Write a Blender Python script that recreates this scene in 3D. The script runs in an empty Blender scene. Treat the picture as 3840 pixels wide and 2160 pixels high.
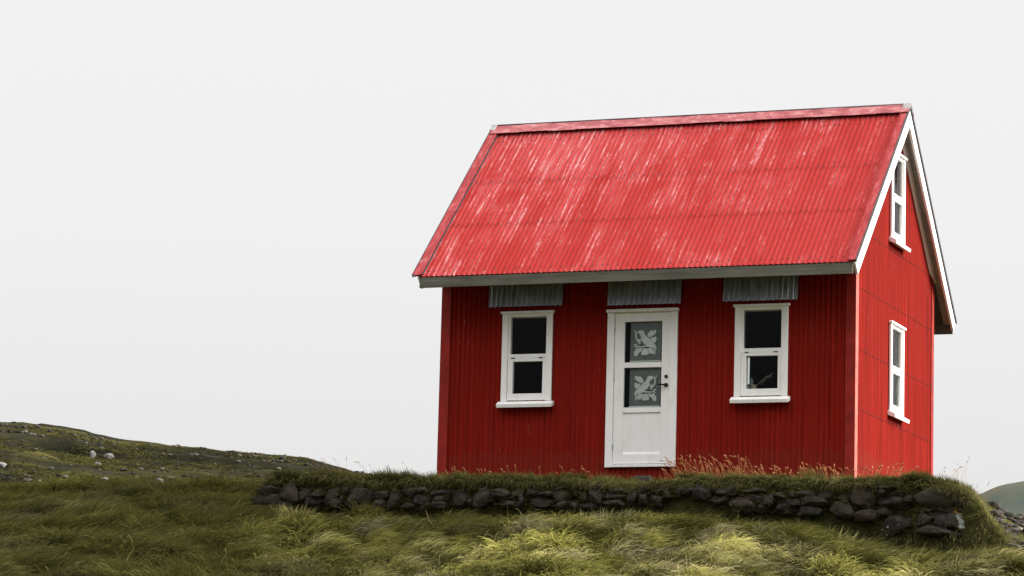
import bpy, bmesh, math
import numpy as np
from mathutils import Vector, Matrix, noise as mnoise

scene = bpy.context.scene
COL = scene.collection
rng = np.random.default_rng(7)
R = math.radians

# ------------------------------------------------------------------ numpy noise
class Perlin:
    def __init__(self, seed):
        r = np.random.default_rng(seed)
        self.p = r.permutation(256)
        a = r.uniform(0, 2*np.pi, 256)
        self.g = np.stack([np.cos(a), np.sin(a)], 1)
    def __call__(self, x, y):
        x = np.asarray(x, float); y = np.asarray(y, float)
        xi = np.floor(x).astype(int); yi = np.floor(y).astype(int)
        xf = x-xi; yf = y-yi
        u = xf*xf*xf*(xf*(xf*6-15)+10); v = yf*yf*yf*(yf*(yf*6-15)+10)
        def gr(ix, iy, dx, dy):
            h = self.p[(self.p[ix & 255]+iy) & 255]
            return self.g[h, 0]*dx+self.g[h, 1]*dy
        a = gr(xi, yi, xf, yf); b = gr(xi+1, yi, xf-1, yf)
        c = gr(xi, yi+1, xf, yf-1); d = gr(xi+1, yi+1, xf-1, yf-1)
        return ((a+(b-a)*u)*(1-v)+(c+(d-c)*u)*v)*1.5
PN = [Perlin(s) for s in range(20, 34)]
def fbm(i, x, y, octv=3):
    s = 0; a = 1.0; f = 1.0
    for k in range(octv):
        s = s+a*PN[(i+k) % len(PN)](x*f+13.7*k, y*f-5.1*k); a *= .5; f *= 2.03
    return s
def sstep(a, b, x):
    t = np.clip((x-a)/(b-a), 0, 1); return t*t*(3-2*t)

# ------------------------------------------------------------------ tagging
def tag(o, label=None, cat=None, group=None, kind=None):
    if label: o['label'] = label
    if cat: o['category'] = cat
    if group: o['group'] = group
    if kind: o['kind'] = kind
    return o
def empty(name, loc=(0, 0, 0), parent=None):
    o = bpy.data.objects.new(name, None); COL.objects.link(o); o.location = loc
    o.empty_display_size = .2
    if parent: o.parent = parent
    return o
def link(name, me, mats, parent=None):
    o = bpy.data.objects.new(name, me); COL.objects.link(o)
    if not isinstance(mats, (list, tuple)): mats = [mats]
    for m in mats: me.materials.append(m)
    if parent: o.parent = parent
    return o

class MB:
    """collects geometry in one bmesh, then links it as one object"""
    def __init__(s): s.bm = bmesh.new()
    def poly(s, pts, mi=0, smooth=False):
        f = s.bm.faces.new([s.bm.verts.new(p) for p in pts]); f.material_index = mi; f.smooth = smooth; return f
    def hexa(s, c, mi=0):
        """c: 8 corners, bottom four (ccw) then top four"""
        v = [s.bm.verts.new(p) for p in c]
        for q in ((3, 2, 1, 0), (4, 5, 6, 7), (0, 1, 5, 4), (1, 2, 6, 5), (2, 3, 7, 6), (3, 0, 4, 7)):
            f = s.bm.faces.new([v[i] for i in q]); f.material_index = mi
    def box(s, mp, u0, u1, w0, w1, z0, z1, mi=0):
        s.hexa([mp(u0, w0, z0), mp(u1, w0, z0), mp(u1, w1, z0), mp(u0, w1, z0),
                mp(u0, w0, z1), mp(u1, w0, z1), mp(u1, w1, z1), mp(u0, w1, z1)], mi)
    def prism(s, loop0, loop1, mi=0):
        a = [s.bm.verts.new(p) for p in loop0]; b = [s.bm.verts.new(p) for p in loop1]
        n = len(a)
        s.bm.faces.new(a[::-1]).material_index = mi; s.bm.faces.new(b).material_index = mi
        for i in range(n):
            s.bm.faces.new([a[i], a[(i+1) % n], b[(i+1) % n], b[i]]).material_index = mi
    def tube(s, pts, rad, seg=6, mi=0):
        pts = [Vector(p) for p in pts]; rings = []
        for i, p in enumerate(pts):
            d = (pts[min(i+1, len(pts)-1)]-pts[max(i-1, 0)]).normalized()
            a = d.orthogonal().normalized(); b = d.cross(a)
            r = rad[i] if isinstance(rad, (list, tuple)) else rad
            rings.append([s.bm.verts.new(p+a*r*math.cos(2*math.pi*k/seg)+b*r*math.sin(2*math.pi*k/seg)) for k in range(seg)])
        for i in range(len(rings)-1):
            for k in range(seg):
                f = s.bm.faces.new([rings[i][k], rings[i][(k+1) % seg], rings[i+1][(k+1) % seg], rings[i+1][k]])
                f.material_index = mi; f.smooth = True
        s.bm.faces.new(rings[0][::-1]).material_index = mi; s.bm.faces.new(rings[-1]).material_index = mi
    def lathe(s, c, prof, seg=20, mi=0):
        c = Vector(c); rings = []
        for r, z in prof:
            rings.append([s.bm.verts.new(c+Vector((r*math.cos(2*math.pi*k/seg), r*math.sin(2*math.pi*k/seg), z))) for k in range(seg)])
        for i in range(len(rings)-1):
            for k in range(seg):
                f = s.bm.faces.new([rings[i][k], rings[i][(k+1) % seg], rings[i+1][(k+1) % seg], rings[i+1][k]])
                f.material_index = mi; f.smooth = True
        s.bm.faces.new(rings[0][::-1]).material_index = mi; s.bm.faces.new(rings[-1]).material_index = mi
    def build(s, name, mats, parent=None, bevel=0, recalc=True):
        if bevel:
            bmesh.ops.bevel(s.bm, geom=s.bm.edges[:], offset=bevel, segments=1, affect='EDGES', clamp_overlap=True)
        if recalc: bmesh.ops.recalc_face_normals(s.bm, faces=s.bm.faces[:])
        me = bpy.data.meshes.new(name); s.bm.to_mesh(me); s.bm.free()
        return link(name, me, mats, parent)

# ------------------------------------------------------------------ materials
def new_mat(name):
    m = bpy.data.materials.new(name); m.use_nodes = True
    nt = m.node_tree; nt.nodes.clear()
    return m, nt
class NT:
    def __init__(s, name):
        s.m, s.nt = new_mat(name); s.N = s.nt.nodes
    def n(s, t, **kw):
        x = s.N.new(t)
        for k, v in kw.items(): setattr(x, k, v)
        return x
    def l(s, a, b): s.nt.links.new(a, b)
    def coords(s, scale=(1, 1, 1), rot=(0, 0, 0), loc=(0, 0, 0), kind='Object'):
        tc = s.n('ShaderNodeTexCoord'); mp = s.n('ShaderNodeMapping')
        mp.inputs['Scale'].default_value = scale; mp.inputs['Rotation'].default_value = rot; mp.inputs['Location'].default_value = loc
        s.l(tc.outputs[kind], mp.inputs['Vector']); return mp.outputs['Vector']
    def noise(s, vec, scale, detail=4, rough=.55, dist=0):
        x = s.n('ShaderNodeTexNoise'); x.inputs['Scale'].default_value = scale
        x.inputs['Detail'].default_value = detail; x.inputs['Roughness'].default_value = rough
        x.inputs['Distortion'].default_value = dist
        s.l(vec, x.inputs['Vector']); return x.outputs['Fac']
    def ramp(s, fac, stops):
        x = s.n('ShaderNodeValToRGB'); e = x.color_ramp.elements
        while len(e) < len(stops): e.new(.5)
        for i, (p, c) in enumerate(stops):
            e[i].position = p
            e[i].color = (c, c, c, 1) if isinstance(c, (int, float)) else (*c, 1)
        s.l(fac, x.inputs['Fac']); return x.outputs['Color']
    def mix(s, fac, a, b, blend='MIX'):
        x = s.n('ShaderNodeMix', data_type='RGBA', blend_type=blend)
        for sock, v in ((x.inputs['Factor'], fac), (x.inputs['A'], a), (x.inputs['B'], b)):
            pass
        ins = [i for i in x.inputs if i.enabled]
        for sock, v in zip(ins, (fac, a, b)):
            if isinstance(v, (int, float)): sock.default_value = v
            elif isinstance(v, tuple): sock.default_value = (*v, 1)
            else: s.l(v, sock)
        return [o for o in x.outputs if o.enabled][0]
    def math(s, op, a, b=None):
        x = s.n('ShaderNodeMath', operation=op)
        for i, v in enumerate((a, b)):
            if v is None: continue
            if isinstance(v, (int, float)): x.inputs[i].default_value = v
            else: s.l(v, x.inputs[i])
        return x.outputs[0]
    def bsdf(s, color, rough=.6, metal=0, spec=.3, bump=None, bstr=.3, bdist=.01):
        b = s.n('ShaderNodeBsdfPrincipled')
        for k, v in (('Base Color', color), ('Roughness', rough), ('Metallic', metal), ('Specular IOR Level', spec)):
            if isinstance(v, (int, float)): b.inputs[k].default_value = v
            elif isinstance(v, tuple): b.inputs[k].default_value = (*v, 1)
            else: s.l(v, b.inputs[k])
        if bump is not None:
            bp = s.n('ShaderNodeBump'); bp.inputs['Strength'].default_value = bstr; bp.inputs['Distance'].default_value = bdist
            s.l(bump, bp.inputs['Height']); s.l(bp.outputs[0], b.inputs['Normal'])
        s.out(b.outputs[0]); return b
    def out(s, sh):
        o = s.n('ShaderNodeOutputMaterial'); s.l(sh, o.inputs['Surface'])

def sheet_tint(t, axes, width, amount):
    '''each iron sheet has aged a little differently: a value per sheet, stepped at the laps'''
    s = t.n('ShaderNodeSeparateXYZ'); t.l(t.coords(), s.inputs[0])
    c = t.n('ShaderNodeCombineXYZ')
    for i, (ax, w, o) in enumerate(axes):
        t.l(t.math('FLOOR', t.math('DIVIDE', t.math('ADD', s.outputs[ax], o), w)), c.inputs[i])
    n = t.n('ShaderNodeTexWhiteNoise'); t.l(c.outputs[0], n.inputs['Vector'])
    return t.math('MULTIPLY', n.outputs['Value'], amount)
def mat_red():
    t = NT('red_paint')
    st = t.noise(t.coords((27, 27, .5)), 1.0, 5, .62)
    big = t.noise(t.coords((1.2, 1.2, .5)), 1.0, 3)
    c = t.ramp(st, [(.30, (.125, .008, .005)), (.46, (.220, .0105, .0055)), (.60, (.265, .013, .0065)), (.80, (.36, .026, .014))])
    c = t.mix(t.ramp(big, [(.35, 0.0), (.7, .35)]), c, (.23, .016, .012))
    c = t.mix(sheet_tint(t, (('X', .808, .1), ('Y', .808, .1), ('Z', .78, .75)), 0, .30), c, (.16, .008, .005))
    sc = t.noise(t.coords((34, 34, 4), loc=(3, 1, 7)), 1.0, 4, .65)
    pt = t.noise(t.coords((1.6, 1.6, 1.1), loc=(9, 4, 2)), 1.0, 2)
    chip = t.math('MULTIPLY', t.ramp(sc, [(.66, 0.0), (.74, .6)]), t.ramp(pt, [(.46, 0.0), (.6, 1.0)]))
    c = t.mix(chip, c, (.50, .17, .14))
    foot = t.n('ShaderNodeSeparateXYZ'); t.l(t.coords(), foot.inputs[0])
    fz = t.math('ADD', foot.outputs[2], t.math('MULTIPLY', t.noise(t.coords((9, 9, 3), loc=(0, 2, 0)), 1.0, 4), -.5))
    c = t.mix(t.ramp(fz, [(0.0, .25), (.10, 0.0)]), c, (.16, .035, .022))
    t.bsdf(c, .65, 0, .04, st, .15, .004); return t.m
def mat_roof():
    t = NT('roof_paint')
    # object x runs along the ridge; y and z both run down the slope
    st = t.noise(t.coords((33, 1.15, 1.15)), 1.0, 8, .70, .05)
    fine = t.noise(t.coords((60, 11, 11), loc=(2, 2, 2)), 1.0, 5, .75)
    patch = t.noise(t.coords((.9, 1.3, 1.3), loc=(.4, 0, 0)), 1.0, 4, .6)
    wide = t.noise(t.coords((3.2, .7, .7), loc=(6, 1, 0)), 1.0, 4, .6)
    grad = t.n('ShaderNodeSeparateXYZ'); t.l(t.coords(), grad.inputs[0])
    gx = t.math('MULTIPLY', grad.outputs[0], -.020)          # more wear towards the far (left) end
    gz = t.math('MULTIPLY', t.math('SUBTRACT', grad.outputs[2], 4.0), .035)   # and towards the ridge
    p = t.math('ADD', t.math('MULTIPLY', t.math('ADD', patch, wide), .5), t.math('ADD', gx, gz))
    base = t.ramp(fine, [(.3, (.285, .019, .017)), (.7, (.365, .034, .031))])
    base = t.mix(t.ramp(wide, [(.36, .75), (.50, 0.0)]), base, (.29, .017, .014))
    base = t.mix(t.ramp(p, [(.42, 0.0), (.58, .50)]), base, (.43, .078, .08))
    base = t.mix(sheet_tint(t, (('X', .73, .2), ('Z', .80, .02), ('Z', 50, 0)), 0, .30), base, (.30, .020, .018))
    w = t.math('MULTIPLY', t.ramp(st, [(.535, 0.0), (.60, .62)]), t.ramp(p, [(.40, .05), (.56, 1.0)]))
    c = t.mix(w, base, (.54, .21, .215))
    sp = t.math('MULTIPLY', t.ramp(t.math('MULTIPLY', t.math('ADD', fine, st), .5), [(.56, 0.0), (.62, 1.0)]), t.ramp(p, [(.38, 0.10), (.54, 1.0)]))
    c = t.mix(sp, c, (.70, .47, .46))
    drip = t.noise(t.coords((27, .45, .45), loc=(7, 5, 1)), 1.0, 3, .5)
    c = t.mix(t.ramp(drip, [(.27, .6), (.40, 0.0)]), c, (.26, .018, .02))
    t.bsdf(c, .65, 0, .05, fine, .1, .003); return t.m
def mat_cap():
    t = NT('ridge_paint')
    a = t.noise(t.coords((5, 9, 9)), 1.0, 5, .65, .4)
    c = t.ramp(a, [(.36, (.19, .016, .022)), (.5, (.30, .045, .052)), (.64, (.40, .16, .16))])
    g = t.noise(t.coords((2.2, 3, 3), loc=(5, 0, 0)), 1.0, 4, .6)
    c = t.mix(t.ramp(g, [(.66, 0.0), (.72, .6)]), c, (.30, .29, .30))
    t.bsdf(c, .5, 0, .3); return t.m
def mat_white():
    t = NT('white_paint')
    a = t.noise(t.coords((9, 9, 3)), 1.0, 5, .65)
    c = t.ramp(a, [(.25, (.78, .76, .73)), (.5, (.87, .86, .85)), (.8, (.90, .89, .89))])
    d = t.noise(t.coords((40, 40, 5), loc=(4, 4, 4)), 1.0, 4, .7)
    c = t.mix(t.ramp(d, [(.62, 0.0), (.74, .45)]), c, (.42, .38, .33))
    t.bsdf(c, .45, 0, .35); return t.m
def mat_wood(name, c0, c1, ax='x', knots=True):
    t = NT(name)
    sc = {'x': (1.2, 34, 34), 'y': (34, 1.2, 1.2), 's': (30, 1.5, 1.5)}[ax]
    g = t.noise(t.coords(sc), 1.0, 5, .62, .3)
    c = t.ramp(g, [(.3, c0), (.7, c1)])
    big = t.noise(t.coords((1.5, 5, 5), loc=(3, 3, 3)), 1.0, 4, .6)
    c = t.mix(t.ramp(big, [(.52, 0.0), (.72, .5)]), c, tuple(v*.45 for v in c0))
    t.bsdf(c, .75, 0, .2, g, .25, .004); return t.m
def mat_galv():
    t = NT('galvanised_steel')
    a = t.noise(t.coords((26, 4, 5)), 1.0, 5, .6)
    c = t.ramp(a, [(.34, (.36, .39, .42)), (.5, (.50, .53, .57)), (.66, (.64, .67, .71))])
    t.bsdf(c, .33, .8, .5, a, .1, .002); return t.m
def mat_plain(name, c, rough=.6, metal=0, spec=.3, var=.25, scale=14):
    t = NT(name)
    a = t.noise(t.coords(), scale, 4, .6)
    col = t.ramp(a, [(.3, tuple(v*(1-var) for v in c)), (.7, tuple(min(1, v*(1+var)) for v in c))])
    t.bsdf(col, rough, metal, spec); return t.m
def mat_glass():
    t = NT('window_glass')
    fr = t.n('ShaderNodeFresnel'); fr.inputs['IOR'].default_value = 1.22
    tr = t.n('ShaderNodeBsdfTransparent'); tr.inputs['Color'].default_value = (.88, .90, .89, 1)
    gl = t.n('ShaderNodeBsdfGlossy'); gl.inputs['Roughness'].default_value = .02
    mx = t.n('ShaderNodeMixShader')
    t.l(fr.outputs[0], mx.inputs[0]); t.l(tr.outputs[0], mx.inputs[1]); t.l(gl.outputs[0], mx.inputs[2])
    t.out(mx.outputs[0]); return t.m
def mat_net(name, cover, c=(.62, .66, .66)):
    t = NT(name)
    a = t.noise(t.coords((90, 90, 90)), 1.0, 3, .6)
    tr = t.n('ShaderNodeBsdfTransparent')
    df = t.n('ShaderNodeBsdfDiffuse'); df.inputs['Color'].default_value = (*c, 1)
    tl = t.n('ShaderNodeBsdfTranslucent'); tl.inputs['Color'].default_value = (*c, 1)
    m0 = t.n('ShaderNodeMixShader'); m0.inputs[0].default_value = .25
    t.l(df.outputs[0], m0.inputs[1]); t.l(tl.outputs[0], m0.inputs[2])
    mx = t.n('ShaderNodeMixShader')
    t.l(t.ramp(a, [(.3, max(0, cover-.15)), (.7, min(1, cover+.15))]), mx.inputs[0])
    t.l(tr.outputs[0], mx.inputs[1]); t.l(m0.outputs[0], mx.inputs[2]); t.out(mx.outputs[0]); return t.m
def mat_stone(name, kind='basalt'):
    t = NT(name)
    oi = t.n('ShaderNodeObjectInfo')
    v = t.coords((1, 1, 1))
    a = t.noise(v, 9, 6, .65); b = t.noise(v, 38, 4, .7)
    c = t.ramp(a, [(.3, (.020, .019, .018)), (.55, (.046, .043, .039)), (.8, (.105, .098, .086))])
    c = t.mix(t.ramp(oi.outputs['Random'], [(0.0, .0), (1.0, .65)]), c, (.070, .052, .038))
    moss = t.noise(t.coords((1, 1, 1), loc=(5, 5, 5)), 4.5, 4, .6)
    c = t.mix(t.ramp(moss, [(.60, 0.0), (.72, .55)]), c, (.050, .055, .020))
    vo = t.n('ShaderNodeTexVoronoi'); vo.inputs['Scale'].default_value = 15 if kind == 'lichen' else 11
    vo.inputs['Randomness'].default_value = 1
    t.l(v, vo.inputs['Vector'])
    r0 = .20 if kind == 'lichen' else .085
    hole = t.math('MULTIPLY', t.ramp(vo.outputs['Distance'], [(r0, 1.0), (r0+.05, 0.0)]),
                  t.ramp(t.noise(t.coords(loc=(1, 8, 3)), 5 if kind == 'lichen' else 3.2, 2), [(.45, 0.0), (.5, 1.0)] if kind == 'lichen' else [(.56, 0.0), (.6, 1.0)]))
    c = t.mix(hole, c, (.62, .62, .58))
    if kind == 'patch':
        sp = t.n('ShaderNodeSeparateXYZ'); t.l(v, sp.inputs[0])
        nz = t.math('MULTIPLY', t.noise(t.coords(loc=(2, 2, 9)), 14, 4, .7), .16)
        w = t.math('ADD', t.math('ADD', sp.outputs[0], nz), t.math('MULTIPLY', sp.outputs[2], .25))
        c = t.mix(t.ramp(w, [(.178, 0.0), (.195, .85)]), c, (.26, .28, .26))
        o = t.math('ADD', sp.outputs[2], t.math('MULTIPLY', nz, .6))
        c = t.mix(t.ramp(o, [(.118, 0.0), (.128, .9)]), c, (.38, .19, .03))
    t.bsdf(c, .95, 0, .04, t.math('ADD', b, a), .9, .03); return t.m
def mat_ground():
    t = NT('turf_soil')
    a = t.noise(t.coords((1, 1, 1)), 5, 6, .65); b = t.noise(t.coords((.5, .9, 1)), 1.1, 3)
    c = t.ramp(a, [(.3, (.022, .022, .010)), (.6, (.055, .055, .022)), (.8, (.085, .078, .035))])
    c = t.mix(t.ramp(b, [(.45, 0.0), (.7, .6)]), c, (.10, .095, .040))
    t.bsdf(c, 1.0, 0, 0.0, a, .6, .05); return t.m
def mat_hill():
    t = NT('moor_ground')
    v = t.coords((.11, .50, .5)); w = t.coords((.7, 1.6, 2.6))
    a = t.noise(v, 1.0, 5, .62, .4); b = t.noise(w, 1.0, 6, .68)
    c = t.ramp(a, [(.36, (.012, .012, .009)), (.46, (.024, .023, .012)), (.54, (.046, .043, .015)), (.67, (.085, .078, .024))])
    c = t.mix(t.ramp(b, [(.34, .85), (.52, 0.0)]), c, (.028, .027, .023))
    c = t.mix(t.ramp(b, [(.63, 0.0), (.74, .45)]), c, (.12, .115, .10))
    t.bsdf(c, 1.0, 0, 0.0, b, 1.0, .25); return t.m
def mat_far():
    t = NT('hazy_far_moor')
    a = t.noise(t.coords((.06, .06, .06)), 1.0, 5, .6)
    c = t.ramp(a, [(.35, (.035, .062, .066)), (.5, (.070, .078, .062)), (.7, (.092, .092, .070))])  # blue-grey distance haze is mixed into these colours
    t.bsdf(c, 1.0, 0, 0.0); return t.m
def mat_blade(name='grass_blade', trans=.25):
    t = NT(name)
    at = t.n('ShaderNodeAttribute'); at.attribute_name = 'tint'
    df = t.n('ShaderNodeBsdfDiffuse'); t.l(at.outputs['Color'], df.inputs['Color'])
    tl = t.n('ShaderNodeBsdfTranslucent'); t.l(at.outputs['Color'], tl.inputs['Color'])
    mx = t.n('ShaderNodeMixShader'); mx.inputs[0].default_value = trans
    t.l(df.outputs[0], mx.inputs[1]); t.l(tl.outputs[0], mx.inputs[2]); t.out(mx.outputs[0]); return t.m

def mat_verge():
    t = NT('verge_paint')
    a = t.noise(t.coords((14, 3.5, 3.5)), 1.0, 5, .7, .4)
    c = t.ramp(a, [(.35, (.22, .015, .018)), (.52, (.32, .028, .030)), (.72, (.40, .12, .13))])
    g = t.noise(t.coords((3, 2, 2), loc=(5, 0, 0)), 1.0, 4, .6)
    c = t.mix(t.ramp(g, [(.66, 0.0), (.74, .4)]), c, (.42, .36, .40))
    t.bsdf(c, .6, 0, .15); return t.m
VERGE = mat_verge()
FADED_SHEEN = mat_plain('faded_sheen_trim', (.42, .125, .10), .6, 0, .1, .25, 6)
TRIM = mat_plain('trim_red', (.25, .0135, .008), .55, 0, .2, .3, 5)
CAPEND = mat_plain('grey_flashing', (.30, .29, .29), .5, 0, .3, .4, 20)
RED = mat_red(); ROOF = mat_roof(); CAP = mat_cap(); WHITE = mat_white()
FASCIA = mat_wood('weathered_fascia', (.082, .080, .062), (.155, .15, .12), 'x')
DARKW = mat_wood('eave_shade_boards', (.055, .052, .045), (.10, .095, .085), 's')  # eave copy of the soffit boards, coloured darker to deepen the shade there
DRIP = mat_plain('dark_oxide', (.035, .030, .032), .7)
SOFFIT = mat_wood('grey_boards', (.27, .26, .235), (.40, .385, .355), 's')
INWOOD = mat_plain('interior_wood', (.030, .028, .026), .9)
GALV = mat_galv(); GLASS = mat_glass(); BLACK = mat_plain('black_metal', (.018, .018, .020), .45, .3)
RUST = mat_plain('rusty_screw', (.030, .012, .010), .7, .3)
NET = mat_net('lace_net', .62, (.50, .55, .56)); MOTIF = mat_plain('lace_thread', (.90, .93, .92), .9, var=.06)
CURT = mat_net('curtain_net', .9, (.80, .82, .81))
POTM = mat_plain('woven_straw', (.42, .37, .27), .85, var=.35, scale=60)
CERAM = mat_plain('white_ceramic', (.85, .85, .84), .35, var=.03)
PALE = mat_plain('pale_blue_glaze', (.30, .36, .40), .5, var=.1)
STONE = mat_stone('basalt'); LICH = mat_stone('lichen_basalt', 'lichen'); PATCH = mat_stone('patched_basalt', 'patch')
LSTONE = mat_plain('pale_rock', (.13, .127, .122), .9, var=.3, scale=6)
GROUND = mat_ground(); HILL = mat_hill(); FAR = mat_far(); BLADE = mat_blade()

# ================================================================== HOUSE
L, D, OV, EV = 5.825, 4.255, .176, .675
ZE, SL = 2.661, .9340                      # eave height (top of sheet), rise per metre
YR = D/2; ZR = ZE+SL*(YR+EV)
ZB = -.22                                  # walls reach below the turf
PITCH, AMP, RAMP = .0735, .0125, .0062
house = empty('house')
tag(house, 'small red corrugated iron house with white door and windows on a grassy bank', 'house')
def roof_z(y): return ZE+SL*(min(y, D-y)+EV)
front = lambda u, w, z: (u, -w, z)
back = lambda u, w, z: (u, D+w, z)
right = lambda u, w, z: (L+w, u, z)
left = lambda u, w, z: (-w, u, z)

def corr(mb, mp, u0, u1, zlo, zhi, holes=(), amp=AMP, step=PITCH/8, zs=None, mi=0, phase=0, base=0):
    us = set(np.round(np.arange(u0, u1, step), 5).tolist()+[u1])
    for h in holes: us.update((h[0], h[1]))
    us.add(YR if u0 < YR < u1 else u1)
    us = sorted(us)
    off = lambda u: base+amp*math.sin(2*math.pi*u/PITCH+phase)
    for a, b in zip(us[:-1], us[1:]):
        if b-a < 1e-5: continue
        m = (a+b)/2; segs = [(None, None)]
        hs = sorted([h for h in holes if h[0] < m < h[1]], key=lambda h: h[2])
        lo = (zlo, zlo)
        for h in hs:
            quad(mb, mp, a, b, off, lo, (h[2], h[2]), mi); lo = (h[3], h[3])
        quad(mb, mp, a, b, off, lo, (zhi(a), zhi(b)), mi)
def quad(mb, mp, a, b, off, lo, hi, mi):
    mb.poly([mp(a, off(a), lo[0]), mp(b, off(b), lo[1]), mp(b, off(b), hi[1]), mp(a, off(a), hi[0])], mi, True)
def weld(mb): bmesh.ops.remove_doubles(mb.bm, verts=mb.bm.verts[:], dist=2e-4)
def disc(mb, mp, u, w, z, r, mi):
    # a washer-headed roofing screw: a short six-sided cone
    ring = [mp(u+r*math.cos(k*math.pi/3), w, z+r*math.sin(k*math.pi/3)) for k in range(6)]
    top = mp(u, w+r*.55, z)
    for k in range(6): mb.poly([ring[k], ring[(k+1) % 6], top], mi)

# --- openings: (u0,u1,z0,z1)
WZ0, WZ1 = 1.008, 2.207
W1, W2, WG = .8895, 4.1988, 1.757
WW = .731
fh = [(W1+.1, W1+WW-.1, WZ0+.06, WZ1-.04), (2.50, 3.31, .11, 2.18), (W2+.1, W2+WW-.1, WZ0+.06, WZ1-.04)]
gh = [(WG+.1, WG+WW-.1, WZ0+.06, WZ1-.04), (WG+.1, WG+WW-.1, 3.40+.06, 4.60-.04)]
bh = [(2.53, 3.13, 1.735, 2.142)]
ztop = lambda y: roof_z(y)-.075
# front wall
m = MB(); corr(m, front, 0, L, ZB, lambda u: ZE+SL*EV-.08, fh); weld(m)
for z in (.85, 1.62):
    u = .16
    while u < L-.1:
        if not any(h[0]-.12 < u < h[1]+.12 and h[2]-.1 < z < h[3]+.1 for h in fh): disc(m, front, u, AMP, z, .006, 1)
        u += PITCH*3
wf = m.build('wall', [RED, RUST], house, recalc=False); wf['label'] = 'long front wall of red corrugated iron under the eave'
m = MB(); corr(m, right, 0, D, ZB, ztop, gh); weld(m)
for z in (.09, .849, 1.637, 2.46, 3.235, 4.0):
    u = PITCH*.25
    while u < D-.03:
        ok = z < ztop(u)-.3 and not any(h[0]-.13 < u < h[1]+.13 and h[2]-.1 < z < h[3]+.1 for h in gh)
        if ok: disc(m, right, u, AMP, z, .0135, 1)
        u += PITCH*2
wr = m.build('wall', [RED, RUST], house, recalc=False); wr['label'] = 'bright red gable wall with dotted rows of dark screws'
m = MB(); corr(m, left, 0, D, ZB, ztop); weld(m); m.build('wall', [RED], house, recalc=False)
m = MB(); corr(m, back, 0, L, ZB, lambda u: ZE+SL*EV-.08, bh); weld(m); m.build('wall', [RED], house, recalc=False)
# floor and ceiling close the dark interior
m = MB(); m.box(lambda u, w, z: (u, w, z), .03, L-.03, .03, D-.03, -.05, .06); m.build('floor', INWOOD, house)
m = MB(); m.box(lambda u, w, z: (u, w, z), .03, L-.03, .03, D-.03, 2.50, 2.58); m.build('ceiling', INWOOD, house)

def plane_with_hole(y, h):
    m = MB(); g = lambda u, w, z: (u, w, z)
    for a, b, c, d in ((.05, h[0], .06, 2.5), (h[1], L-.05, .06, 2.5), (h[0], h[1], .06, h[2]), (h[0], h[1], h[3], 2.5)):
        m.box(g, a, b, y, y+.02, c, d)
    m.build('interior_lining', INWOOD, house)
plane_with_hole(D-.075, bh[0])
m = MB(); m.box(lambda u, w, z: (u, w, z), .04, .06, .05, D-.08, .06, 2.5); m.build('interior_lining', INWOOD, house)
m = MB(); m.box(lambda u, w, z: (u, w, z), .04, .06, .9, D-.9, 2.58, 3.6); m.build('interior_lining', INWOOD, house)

# --- corner trims: folded flashings, 14 mm proud of the crests
def corner(x, y, sx, sy, wx, wy):
    m = MB(); t = .004; p = AMP+.010
    xa, xb = x+sx*p, x-sx*wx; ya, yb = y+sy*p, y-sy*wy
    h = roof_z(0)-.09
    loop = [(xb, ya), (xa, ya), (xa, yb), (xa-sx*t, yb), (xa-sx*t, ya-sy*t), (xb, ya-sy*t)]
    m.prism([(a, b, ZB) for a, b in loop], [(a, b, h) for a, b in loop])
    o = m.build('corner_trim', [TRIM, FADED_SHEEN], house)
    if sx > 0 and sy < 0:                      # gable leg coloured pink: some fading, plus the sheen of that face painted in
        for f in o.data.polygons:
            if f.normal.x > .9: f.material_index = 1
        o['label'] = 'corner flashing pink on its gable side from fading and painted sheen'
    return o
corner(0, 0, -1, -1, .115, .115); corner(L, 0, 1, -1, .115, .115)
corner(L, D, 1, 1, .115, .115); corner(0, D, -1, 1, .115, .115)

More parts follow.
